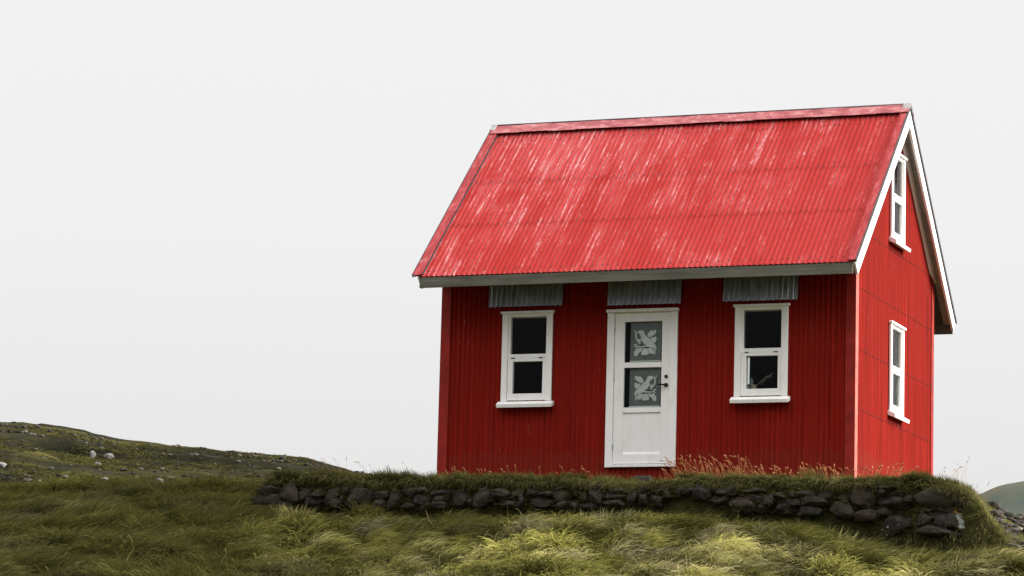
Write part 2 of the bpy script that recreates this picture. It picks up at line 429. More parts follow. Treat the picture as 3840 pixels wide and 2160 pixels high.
# --- roof
nrm = Vector((0, -SL, 1)).normalized()       # front slope normal
X0, X1 = -.175, L+.18
def slope_mp(side):
    def mp(x, w, y):                          # y: distance in plan from the eave line, w: above the sheet
        yy = -EV+y; z = ZE+SL*y
        if side > 0: return (x, D-(yy+nrm.y*w), z+nrm.z*w)
        return (x, yy+nrm.y*w, z+nrm.z*w)
    return mp
YTOT = YR+EV
for side in (-1, 1):
    m = MB(); mp = slope_mp(side)
    xs = np.arange(X0, X1+1e-6, PITCH/10)
    for y0, y1, l0, l1 in ((0, .97, 0, 0), (.90, 1.78, .003, 0), (1.71, YTOT-.02, .003, 0)):
        ys = [y0, (y0+y1)/2, y1]
        grid = [[m.bm.verts.new(mp(x, RAMP*math.sin(2*math.pi*x/PITCH)-.002+l0+(l1-l0)*k/2, y)) for x in xs] for k, y in enumerate(ys)]
        for j in range(len(ys)-1):
            for i in range(len(xs)-1):
                f = m.bm.faces.new([grid[j][i], grid[j][i+1], grid[j+1][i+1], grid[j+1][i]]); f.smooth = True
    for yy in (.085, .925, 1.735, 2.52):
        u = PITCH*.25; k = 0
        while u < L+.05:
            if not (k % 7 == 5 and yy > 1): disc(m, mp, u, RAMP+.003, yy, .012, 1)
            u += PITCH*(2 if k % 9 else 1); k += 1
    rf = m.build('roof', [ROOF, RUST], house, recalc=False)
    # verge flashings on both ends
    for xa, xb in ((X0-.008, X0+.115), (L+.095, L+.186)):
        v = MB(); w0 = .024
        v.hexa([mp(xa, w0, -.004), mp(xb, w0, -.004), mp(xb, w0, YTOT-.01), mp(xa, w0, YTOT-.01),
                mp(xa, w0+.008, -.004), mp(xb, w0+.008, -.004), mp(xb, w0+.008, YTOT-.01), mp(xa, w0+.008, YTOT-.01)])
        xi, xj = (xb-.014, xb) if xa < 0 else (xa, xa+.014)
        v.hexa([mp(xi, w0+.009, 0), mp(xj, w0+.009, 0), mp(xj, w0+.009, YTOT-.02), mp(xi, w0+.009, YTOT-.02),
                mp(xi, w0+.018, 0), mp(xj, w0+.018, 0), mp(xj, w0+.018, YTOT-.02), mp(xi, w0+.018, YTOT-.02)])
        vf = v.build('verge_flashing', VERGE, rf)
        q = MB(); xq, xr = (xb-.02, xb+.016) if xa < 0 else (xa-.006, xa+.02)
        q.hexa([mp(xq, -.010, .02), mp(xr, -.010, .02), mp(xr, -.010, YTOT-.02), mp(xq, -.010, YTOT-.02),
                mp(xq, w0-.002, .02), mp(xr, w0-.002, .02), mp(xr, w0-.002, YTOT-.02), mp(xq, w0-.002, YTOT-.02)])
        q.build('gap_shade_strip', DRIP, vf)  # dark strip added to draw the shadow line under the flashing's inner edge
        e = MB(); xo, xp = (xa-.012, xa-.002) if xa < 0 else (xb+.002, xb+.012)
        e.hexa([mp(xo, -.012, -.004), mp(xp, -.012, -.004), mp(xp, -.012, YTOT), mp(xo, -.012, YTOT),
                mp(xo, w0+.012, -.004), mp(xp, w0+.012, -.004), mp(xp, w0+.012, YTOT), mp(xo, w0+.012, YTOT)])
        e.build('drip_edge', DRIP, rf)
# ridge cap: two folded wings resting on the crests, with a rolled top
m = MB()
for side in (-1, 1):
    mp = slope_mp(side)
    n = 14; W = (X1-X0)/n
    for k in range(n):
        x0 = X0+.01+k*W; x1 = x0+W+.012; lift = .0035*(k % 2)
        y0 = YTOT-.148+.004*math.sin(k*2.1)
        m.hexa([mp(x0, RAMP+.034+lift, y0), mp(x1, RAMP+.034+lift, y0), mp(x1, RAMP+.028+lift, YTOT+.012), mp(x0, RAMP+.028+lift, YTOT+.012),
                mp(x0, RAMP+.040+lift, y0), mp(x1, RAMP+.040+lift, y0), mp(x1, RAMP+.034+lift, YTOT+.018), mp(x0, RAMP+.034+lift, YTOT+.018)])
rc = m.build('ridge_cap', [CAP], house)
m = MB(); m.tube([(X0+.01, YR, ZR+.040), (X1-.01, YR, ZR+.040)], .021, 8); m.build('ridge_roll', DRIP, rc)
for xa, xb in ((X0-.02, X0+.06), (L+.10, L+.20)):
    m = MB()
    lo = [(xa, YR-.10, ZR-.060), (xa, YR, ZR+.02), (xa, YR+.10, ZR-.060), (xa, YR+.11, ZR-.040), (xa, YR+.03, ZR+.055), (xa, YR-.03, ZR+.055), (xa, YR-.11, ZR-.040)]
    m.prism(lo, [(xb, p[1], p[2]) for p in lo]); m.build('end_cap', CAPEND, rc)

# --- soffit boards, fascia, barge boards, frieze boards
for side in (-1, 1):
    mp = slope_mp(side)
    # three boards under each gable overhang, one sheet under the eave
    for xa, xb in ((X0+.06, -.022), (L+.012, L+.1495)):
        m = MB(); w = (xb-xa)/3
        for k in range(3):
            x0 = xa+k*w; x1 = xa+(k+1)*w+.004*(k % 2); dz = .006*(k % 2)
            m.hexa([mp(x0, -.036-dz, .012), mp(x1, -.036-dz, .012), mp(x1, -.036-dz, YTOT-.04), mp(x0, -.036-dz, YTOT-.04),
                    mp(x0, -.022, .012), mp(x1, -.022, .012), mp(x1, -.022, YTOT-.04), mp(x0, -.022, YTOT-.04)])
        m.build('soffit', SOFFIT, house)
    m = MB()
    m.hexa([mp(-.012, -.040, .012), mp(L+.011, -.040, .012), mp(L+.011, -.040, .655), mp(-.012, -.040, .655),
            mp(-.012, -.028, .012), mp(L+.011, -.028, .012), mp(L+.011, -.028, .655), mp(-.012, -.028, .655)])
    for k in range(4):
        y0, y1 = .038+k*.155, .038+(k+1)*.155-.006
        m.hexa([mp(-.010, -.056, y0), mp(L+.010, -.056, y0), mp(L+.010, -.056, y1), mp(-.010, -.056, y1),
                mp(-.010, -.0405, y0), mp(L+.010, -.0405, y0), mp(L+.010, -.0405, y1), mp(-.010, -.0405, y1)])
    m.build('soffit', DARKW, house)
    f = back if side > 0 else front
    m = MB()
    m.box(f, -.092, L+.146, EV-.035, EV-.008, ZE-.157, ZE-.014)
    m.build('fascia', FASCIA, house, bevel=.002)
    for xa, xb in ((-.125, -.096), (L+.150, L+.182)):
        m = MB(); y1 = YTOT-.002
        d = .205 if side < 0 else .175
        # square-cut lower end, mitred at the apex
        def P(x, w, y): return mp(x, w, y)
        zt = lambda x, w: (x, (YR-.0005) if side < 0 else (YR+.0005), ZR-(-w)/nrm.z)
        lo0, lo1 = .0, 0.0
        a = [P(xa, -.006, .004), P(xa, -d, .004), zt(xa, -d), zt(xa, -.006)]
        b = [P(xb, -.006, .004), P(xb, -d, .004), zt(xb, -d), zt(xb, -.006)]
        m.prism(a, b); m.build('barge_board', WHITE, house)
    # frieze board on the gable wall right under the soffit
    for sx, xa, xb in ((1, L+AMP+.004, L+AMP+.028), (-1, -AMP-.028, -AMP-.004)):
        m = MB(); d0, d1 = .045, .195
        def Q(x, w, y): return mp(x, w, y)
        zt = lambda x, w: (x, (YR-.0008) if side < 0 else (YR+.0008), ZR-(-w)/nrm.z)
        ye = .62
        a = [Q(xa, -d0, ye-.05), Q(xa, -d1, ye+.16), zt(xa, -d1), zt(xa, -d0)]
        b = [Q(xb, -d0, ye-.05), Q(xb, -d1, ye+.16), zt(xb, -d1), zt(xb, -d0)]
        m.prism(a, b); m.build('frieze_board', WHITE, house)

# --- windows
def window(mp, u0, z0, z1, w=WW, mid=.46, big=True):
    """casing boards are the window's own mesh; sash, panes, sill, head and hinges hang below it"""
    u1 = u0+w; c = .084
    m = MB()
    m.box(mp, u0, u0+c, AMP+.001, .042, z0, z1); m.box(mp, u1-c, u1, AMP+.001, .042, z0, z1)
    m.box(mp, u0+c, u1-c, -.05, .030, z1-.030, z1)
    W = m.build('window', WHITE, house, bevel=.003)
    m = MB(); m.box(mp, u0-.022, u1+.022, AMP+.001, .066, z1+.001, z1+.034)
    m.build('head_trim', WHITE, W, bevel=.005)
    # fixed upper light
    a, b = u0+c, u1-c; zm = z0+.595
    fr = .034
    m = MB()
    m.box(mp, a, a+fr, -.055, .022, zm, z1-.031); m.box(mp, b-.012, b, -.055, .022, zm, z1-.031)
    m.box(mp, a+fr, b-.012, -.055, .018, z1-.042, z1-.031)
    m.box(mp, a, b, -.055, .024, zm-.001, zm+.050)
    m.build('frame', WHITE, W, bevel=.002)
    # hinged lower sash
    s0 = z0+.012; s1 = zm-.004; k = .062
    m = MB()
    m.box(mp, a+.004, a+.078, -.045, .030, s0, s1); m.box(mp, b-.052, b-.004, -.045, .030, s0, s1)
    m.box(mp, a+.078, b-.052, -.045, .029, s0, s0+.092); m.box(mp, a+.078, b-.052, -.045, .029, s1-.048, s1)
    m.build('sash', WHITE, W, bevel=.003)
    m = MB(); m.box(mp, a+fr-.004, b-.010, -.012, -.008, zm+.046, z1-.038); m.build('pane', GLASS, W)
    m = MB(); m.box(mp, a+.074, b-.048, -.006, -.002, s0+.088, s1-.044); m.build('pane', GLASS, W)
    # sloping drip sill
    lo = [(-.0, z0-.002), (.045, z0-.004), (.118, z0-.046), (.108, z0-.094), (AMP+.001, z0-.062)]
    m = MB(); m.prism([mp(u0-.035, p, q) for p, q in lo], [mp(u1+.035, p, q) for p, q in lo]); m.build('sill', WHITE, W, bevel=.003)
    m = MB(); m.box(mp, a-.02, b+.02, -.20, -.058, z0+.075, z0+.100); m.build('inner_sill', WHITE, W)
    for uh in (a+.055, b-.105):
        m = MB(); m.box(mp, uh, uh+.052, .0305, .038, s1-.006, s1+.006); m.build('hinge', BLACK, W)
    # deep reveal between sheet and lining
    m = MB()
    m.box(mp, a-.022, a-.002, -.11, -.056, z0+.05, z1-.03); m.box(mp, b+.002, b+.022, -.11, -.056, z0+.05, z1-.03)
    m.box(mp, a-.002, b+.002, -.11, -.056, z1-.045, z1-.03)
    m.build('lining', WHITE, W)
    return W
w1 = window(front, W1, WZ0, WZ1); w2 = window(front, W2, WZ0, WZ1)
w3 = window(right, WG, WZ0+.004, WZ1+.004); w4 = window(right, WG, 3.400, 4.600)
w1['label'] = 'front window between the house corner and the door'
w2['label'] = 'front window with small things on its inner sill'
w3['label'] = 'lower gable window'; w4['label'] = 'upper gable window in the peak'
# small back window that lets sky show through the house
m = MB(); q = bh[0]
m.box(back, q[0]-.07, q[0], -.03, .03, q[2]-.07, q[3]+.07); m.box(back, q[1], q[1]+.07, -.03, .03, q[2]-.07, q[3]+.07)
m.box(back, q[0], q[1], -.03, .03, q[2]-.07, q[2]); m.box(back, q[0], q[1], -.03, .03, q[3], q[3]+.07)
wb = m.build('window', WHITE, house)
m = MB(); m.box(back, q[0], q[1], -.003, .003, q[2], q[3]); m.build('pane', GLASS, wb)

# --- door
m = MB()
d0, d1, dz0, dz1 = 2.512, 3.298, .140, 2.172
def slab(u0, u1, z0, z1, w=.020, back_=-.03): m.box(front, u0, u1, back_, w, z0, z1)
slab(d0, 2.648, dz0, dz1); slab(3.178, d1, dz0, dz1)
slab(2.648, 3.178, 2.056, dz1); slab(2.648, 3.178, 1.432, 1.503, .024); slab(2.648, 3.178, .826, .895, .024)
slab(2.648, 3.178, dz0, .262); slab(2.648, 3.178, .262, .826, .006)
# bevelled step at the foot of the panel
m.prism([front(2.65, .006, .262), front(2.65, .020, .262), front(2.65, .006, .300)], [front(3.176, .006, .262), front(3.176, .020, .262), front(3.176, .006, .300)])
door = m.build('door', WHITE, house, bevel=.0015)
m = MB()
m.box(front, 2.409, 2.506, AMP+.001, .045, .092, 2.180); m.box(front, 3.304, 3.401, AMP+.001, .045, .092, 2.180)
m.box(front, 2.506, 3.304, -.03, .034, 2.1745, 2.180); m.box(front, 2.4955, 2.506, -.05, .010, .10, 2.172); m.box(front, 3.304, 3.3145, -.05, .010, .10, 2.172)
m.build('door_frame', WHITE, door, bevel=.002)
m = MB(); m.box(front, 2.396, 3.416, AMP+.001, .075, 2.182, 2.224); m.build('head_trim', WHITE, door, bevel=.005)
m = MB(); m.box(front, 2.506, 3.304, -.03, .055, .092, .128); m.build('threshold', WHITE, door, bevel=.004)
for z0, z1 in ((1.503, 2.056), (.895, 1.432)):
    m = MB(); m.box(front, 2.648, 3.178, -.012, -.008, z0, z1); m.build('pane', GLASS, door)
for z in (1.93, 1.25, .33):
    m = MB(); m.tube([front(2.511, .026, z), front(2.511, .026, z+.14)], .0075, 8); m.build('hinge', GALV, door)
m = MB(); m.tube([front(3.248, .018, 1.303), front(3.248, .034, 1.303)], .024, 14); m.build('lock', BLACK, door)
m = MB(); m.tube([front(3.250, .018, 1.190), front(3.250, .034, 1.190)], .028, 14)
m.tube([front(3.250, .034, 1.190), front(3.250, .062, 1.190), front(3.225, .068, 1.190), front(3.135, .066, 1.192)], [.010, .010, .011, .008], 8)
m.build('handle', BLACK, door)

# --- galvanised rain hoods over the three openings
for a, b, zb in ((.690, 1.771, 2.298), (2.405, 3.461, 2.272), (4.045, 5.078, 2.278)):
    m = MB(); n = int((b-a)/(PITCH/8))
    rows = ((.048, 2.72), (.062, 2.50), (.085, zb+.004))
    g = []
    for w, z in rows:
        g.append([m.bm.verts.new((a+(b-a)*i/n, -(w+.0220*math.sin(2*math.pi*(a+(b-a)*i/n)/PITCH+1)), z)) for i in range(n+1)])
    for j in range(2):
        for i in range(n): m.bm.faces.new([g[j][i], g[j][i+1], g[j+1][i+1], g[j+1][i]]).smooth = True
    m.build('rain_hood', GALV, house, recalc=False)

# ================================================================== things in the windows
def lace(z0, z1, flip, label):
    x0, x1 = 2.722, 3.157; y = .024
    m = MB(); nx = 18
    t = [m.bm.verts.new((x0+(x1-x0)*i/nx, y+.004*math.sin(i*.9), z1)) for i in range(nx+1)]
    b = [m.bm.verts.new((x0+(x1-x0)*i/nx-.006, y+.004*math.sin(i*.9), z0)) for i in range(nx+1)]
    for i in range(nx): m.bm.faces.new([b[i], b[i+1], t[i+1], t[i]]).smooth = True
    o = m.build('lace_curtain', NET); tag(o, label, 'curtain', 'lace curtains in the door')
    W, H = 440., 550.
    def pt(p):
        u = (p[0]-245)/W; v = (680-p[1])/H
        if flip: u = 1-u
        return (x0+u*(x1-x0), z0+v*(z1-z0))
    shapes = dict(
     bird=[[(365,285),(388,262),(405,248),(435,265),(450,310),(490,340),(530,390),(590,440),(597,468),(570,468),(520,450),(470,440),(430,405),(402,360),(408,322),(385,303)]],
     leaves=[[(490,300),(530,250),(570,252),(600,240),(605,280),(570,310),(515,338)],[(530,360),(552,345),(575,352),(598,335),(612,350),(604,402),(580,415),(552,395)],
             [(310,590),(305,545),(340,490),(372,500),(410,490),(400,530),(370,545),(345,590)],[(412,578),(410,540),(440,490),(470,505),(490,500),(505,560),(480,585),(445,580)],
             [(520,560),(503,500),(540,488),(570,520),(577,555),(550,570)]],
     stems=[[(296,238),(312,252),(330,272),(333,330),(352,390),(338,395),(314,335),(315,282),(300,255)],[(330,268),(372,240),(380,248),(338,282)],
            [(340,448),(400,463),(480,453),(550,468),(608,488),(600,505),(540,484),(480,470),(400,480),(338,464)],[(582,505),(606,497),(603,570),(580,582),(588,540)]])
    def layer(name, polys, yy, extra=None):
        mm = MB()
        for pl in polys:
            cx_ = sum(p[0] for p in pl)/len(pl); cy_ = sum(p[1] for p in pl)/len(pl)
            q = [pt((cx_+(p[0]-cx_)*1.13, cy_+(p[1]-cy_)*1.13)) for p in pl]
            mm.prism([(a, yy, b) for a, b in q], [(a, yy+.0025, b) for a, b in q])
        if extra: extra(mm, yy)
        bmesh.ops.triangulate(mm.bm, faces=[f for f in mm.bm.faces if len(f.verts) > 4])
        mm.build(name, MOTIF, o)
    def fruit(mm, yy):
        for (cx, cy), r in (((370, 385), 24), ((375, 420), 15), ((438, 575), 13)):
            q = [pt((cx+r*math.cos(k*.5236), cy+r*math.sin(k*.5236))) for k in range(12)]
            mm.prism([(a, yy, b) for a, b in q], [(a, yy+.0025, b) for a, b in q])
        c = [pt((320+22*math.cos(k*.7854), 455+22*math.sin(k*.7854))) for k in range(9)]
        mm.tube([(a, yy, b) for a, b in c], .007, 5)
    layer('bird_motif', shapes['bird'], .0155)
    for lf in shapes['leaves']: layer('leaf_motif', [lf], .0145)
    layer('stem_motif', shapes['stems'], .0135, fruit)
    mm = MB()
    for z in (z0+.012,): mm.box(lambda u, w, z_: (u, w, z_), x0-.004, x1-.004, .0145, .0165, z-.010, z+.004)
    mm.build('hem', MOTIF, o)
lace(1.513, 2.048, False, 'lace curtain in the upper door pane, its white bird facing left')
lace(.902, 1.426, True, 'lace curtain in the lower door pane, its white bird facing right')

def drape(name, label, pts_top, z0, z1, mat):
    m = MB(); n = len(pts_top)
    t = [m.bm.verts.new((x, y, z1)) for x, y in pts_top]; b = [m.bm.verts.new((x, y, z0)) for x, y in pts_top]
    for i in range(n-1): m.bm.faces.new([b[i], b[i+1], t[i+1], t[i]]).smooth = True
    tag(m.build(name, mat), label, 'curtain', 'curtains in the gable windows')
drape('net_curtain', 'pale net curtain behind the glass of the lower gable window', [(L-.085+.012*math.sin(k*1.3), 1.80+.024*k) for k in range(15)], 1.10, 2.20, CURT)
drape('net_curtain', 'pale net curtain behind the glass of the upper gable window', [(L-.085+.012*math.sin(k*1.3), 1.80+.024*k) for k in range(13)], 3.50, 4.58, CURT)

sz = WZ0+.100; sy = .125
m = MB(); m.lathe((W2+.222, sy, sz), [(.038, 0), (.047, .012), (.044, .04), (.047, .070), (.050, .076), (.043, .076), (.038, .03)], 18)
tag(m.build('plant_pot', POTM), 'small woven beige pot on the inner sill of the window right of the door', 'pot')
m = MB(); st = [(W2+.235, sy, sz+.02), (W2+.285, sy+.005, sz+.088), (W2+.36, sy+.01, sz+.160), (W2+.47, sy+.015, sz+.205)]
m.tube(st, [.004, .004, .003, .0015], 6)
for k in range(16):
    f = .35+.6*k/16; i = min(int(f*3), 2); g = f*3-i
    p = Vector(st[i])*(1-g)+Vector(st[i+1])*g; s = 1 if k % 2 else -1
    m.tube([p, p+Vector((.030, .006*s, .020*s+.012)), p+Vector((.058, .01*s, .022*s+.012))], [.003, .0025, .001], 4)
tag(m.build('dried_twig', mat_plain('dry_stalk', (.34, .30, .23), .9)), 'feathery dried twig leaning out of the woven pot', 'twig')
m = MB(); m.lathe((W2+.145, sy-.02, sz), [(.010, 0), (.022, .012), (.027, .030), (.022, .050), (.010, .060)], 16)
tag(m.build('ornament', CERAM), 'round white ornament at the left end of the window sill', 'ornament')
m = MB(); m.lathe((W2+.178, sy+.045, sz), [(.020, 0), (.028, .04), (.030, .09), (.024, .14), (.008, .172)], 16)
tag(m.build('vase', PALE), 'pale bluish rounded vase behind the woven pot', 'vase')

# ================================================================== GROUND
def interp(x, tab): return np.interp(x, [t[0] for t in tab], [t[1] for t in tab])
ZBT = [(-16, -.95), (-9, -.78), (-6, -.62), (-3, -.56), (-1.9, -.59), (.6, -.69), (3.7, -.71), (5.0, -.78), (5.8, -.88), (6.55, -1.06), (7.6, -1.16), (9, -1.20), (14, -1.5)]
ZTT = [(-2.6, -.27), (-2.1, -.225), (-1.9, -.20), (-1, -.165), (-.2,-.19), (.5, -.21), (1.6, -.20), (2.3, -.225), (2.7, -.285), (3.4, -.28), (4.5, -.265), (5.3, -.255), (6.2, -.285), (6.9, -.285), (7.3, -.315), (7.7, -.35), (8.0, -.40), (8.6, -.53)]
def step_y(x): return -1.46+.04*PN[3](x*.9, 0*x)+.02*PN[4](x*2.7, 0*x)
def mounds(x, y):
    w = (.13+.07*(1-sstep(-2, 2, x)))*(.30-np.abs(fbm(5, x*.50+y*.35, y*1.25, 2)))+.06*fbm(8, x*1.3+y*.6, y*2.6, 2)
    w = w*sstep(-1.50, -1.95, np.where((x > -2.3) & (x < 8.2) & (y < -1), y, -9))-.03*sstep(-2.2, -1.6, np.where((x > -2.3) & (x < 8.2) & (y < -1), y, -9))
    return w
def ground(x, y):
    x = np.asarray(x, float); y = np.asarray(y, float)
    zb = interp(x, ZBT); d = -1.4-y
    zf = np.where(d < 3.8, zb-.33*d, zb-.33*3.8-.115*(d-3.8))
    # the slope rolls over into a crest a little behind the line of the wall
    zc = np.where(x < 3, interp(x, [(-16, -.16), (-9, -.05), (-5, -.10), (-2.5, -.20)]), interp(x, [(7, -.54), (9, -.46), (14, -.40)]))
    k = .14
    h = -np.log(np.exp(-zf/k)+np.exp(-zc/k))*k
    h = h+mounds(x, y)*sstep(-40, -8, y)*(1-.6*sstep(3, 8, y))
    h = np.where(y > 4, h-(y-4)*.02, h)
    # turf-topped bank that carries the house
    ys = step_y(x)
    dx = np.minimum(x+2.10, 8.30-.24*(y+1.4)-x+.14*PN[6](y*1.9, x*1.3))
    m = sstep(-.03, .07, y-ys)*sstep(-.05, np.where(x > 5, .95, .40), dx+.1)*(1-sstep(6.5, 9, y))
    zt = interp(x, ZTT)+.085*np.clip(y+1.45, 0, 1.5)+.045*fbm(9, x*1.6, y*1.9, 3)
    return h*(1-m)+zt*m
def axis(lo, hi, pts):
    """non-uniform axis: pts = [(pos, step)...]"""
    out = [lo]; 
    while out[-1] < hi:
        out.append(out[-1]+float(np.interp(out[-1], [p[0] for p in pts], [p[1] for p in pts])))
    return np.array(out)
def sheet(name, gx, gy, fz, mat, smooth=True):
    X, Y = np.meshgrid(gx, gy); Z = fz(X, Y)
    co = np.stack([X, Y, Z], -1).reshape(-1, 3)
    ny, nx = X.shape
    i = np.arange(ny*nx).reshape(ny, nx)
    q = np.stack([i[:-1, :-1], i[:-1, 1:], i[1:, 1:], i[1:, :-1]], -1).reshape(-1, 4)
    return mesh_np(name, co, q, mat, smooth)
def mesh_np(name, co, q, mat, smooth=True, tri=None):
    me = bpy.data.meshes.new(name)
    me.vertices.add(len(co)); me.vertices.foreach_set('co', co.astype(np.float32).ravel())
    nq = len(q); nt_ = 0 if tri is None else len(tri)
    idx = q.ravel() if tri is None else np.concatenate([q.ravel(), tri.ravel()])
    me.loops.add(len(idx)); me.loops.foreach_set('vertex_index', idx.astype(np.int32))
    me.polygons.add(nq+nt_)
    st = np.concatenate([np.arange(nq)*4, nq*4+np.arange(nt_)*3]).astype(np.int32)
    me.polygons.foreach_set('loop_start', st)
    me.polygons.foreach_set('use_smooth', np.full(nq+nt_, smooth))
    me.update(calc_edges=True); me.validate()
    return link(name, me, mat)
gx = axis(-2500, 2500, [(-2500, 400), (-200, 40), (-30, 2), (-14, .10), (-3, .06), (9, .06), (12, .15), (30, 2), (200, 40), (2500, 400)])
gy = axis(-400, 3000, [(-400, 60), (-45, 3), (-8, .25), (-5.3, .07), (-1.7, .06), (-1.55, .025), (-1.15, .025), (-1.0, .07), (3, .10), (8, .4), (30, 3), (200, 40), (3000, 500)])
tag(sheet('ground', gx, gy, ground, GROUND), kind='structure')

# ------------------------------------------------------------------ left hill
SIL = [(-60, 9.5), (-40, 6.5), (-30, 5.35), (-24.276, 4.703), (-23.594, 4.661), (-22.575, 4.515), (-21.844, 4.395), (-21.562, 4.291), (-20.56, 4.119), (-19.792, 4.059), (-18.703, 3.966), (-18.053, 3.869), (-17.088, 3.779), (-15.815, 3.667), (-15.496, 3.567), (-15.178, 3.467), (-14.653, 3.346), (-13.82, 3.194), (-13.199, 3.05), (-11, 2.55), (-6, 1.4), (4, -.8)]
def hill_z(x, y):
    # x is taken along the sight fan so that the rim keeps its own line
    t = (y-10)/20
    xs = 16.8+(x-16.8)*70.8/(y+40.8)
    top = interp(xs, SIL)
    base = interp(xs, [(-60, 1.2), (-24, .62), (-13, .60), (-6, .2), (4, -1.5)])
    ph = 2.2*PN[8](x*.13, y*.08)+.8*PN[10](x*.5, y*.4)
    t = t+.030*np.sin(2*np.pi*4.6*t+ph)*np.clip((1-t)*4, 0, 1)*np.clip(t*4, 0, 1)
    tt = np.clip(t, -1.2, 1)
    z = base+(top-base)*(np.where(tt < 0, tt*.9, tt*(.86+.14*tt)))
    z = z-np.clip(y-30, 0, 99)*.16-.012*np.clip(y-30, 0, 99)**1.5
    n = .16*fbm(2, x*.28, y*.55, 3)+.07*fbm(6, x*1.1+y*.3, y*2.0, 3)+.03*PN[1](x*3.1, y*4.5)
    rim = np.exp(-((y-30)/5.)**2)
    n = n-.55*np.abs(n)*rim
    ledge = .14*np.abs(PN[7](x*.22+y*.12, y*.42))*np.clip(t*3, 0, 1)*np.clip((1-t)*3, 0, 1)
    return z+n*np.clip(.35+t, .3, 1)*(1-.55*rim)+ledge
hx = axis(-58, 4, [(-58, .5), (-34, .14), (-10, .12), (4, .4)])
hy = axis(1.5, 58, [(1.5, .2), (8, .10), (31, .10), (36, .4), (58, 1.5)])
tag(sheet('hill', hx, hy, hill_z, HILL), kind='structure')

# ------------------------------------------------------------------ far hill on the right
def far_z(x, y):
    top = interp(x*420./(y+.1), [(-300, 20), (-120, 36.5), (-92, 39.6), (-88, 40.7), (-86.3, 41.5), (-84.9, 41.95), (-83.4, 42.2), (-81.8, 42.45), (-70, 44.5), (-40, 47), (0, 45), (80, 30), (200, 5)])
    t = np.clip((y-250)/170, -.3, 1)
    z = -6+(top+6)*(t*.8+.2*t*t)-np.clip(y-420, 0, 999)*.25
    return z+1.0*fbm(3, x*.02, y*.02, 4)*np.clip(1-t, 0, 1)
tag(sheet('distant_hill', axis(-260, 200, [(-260, 5), (-110, 1.2), (-60, 1.2), (200, 8)]), axis(200, 620, [(200, 4), (430, 4), (620, 20)]), far_z, FAR), kind='structure')

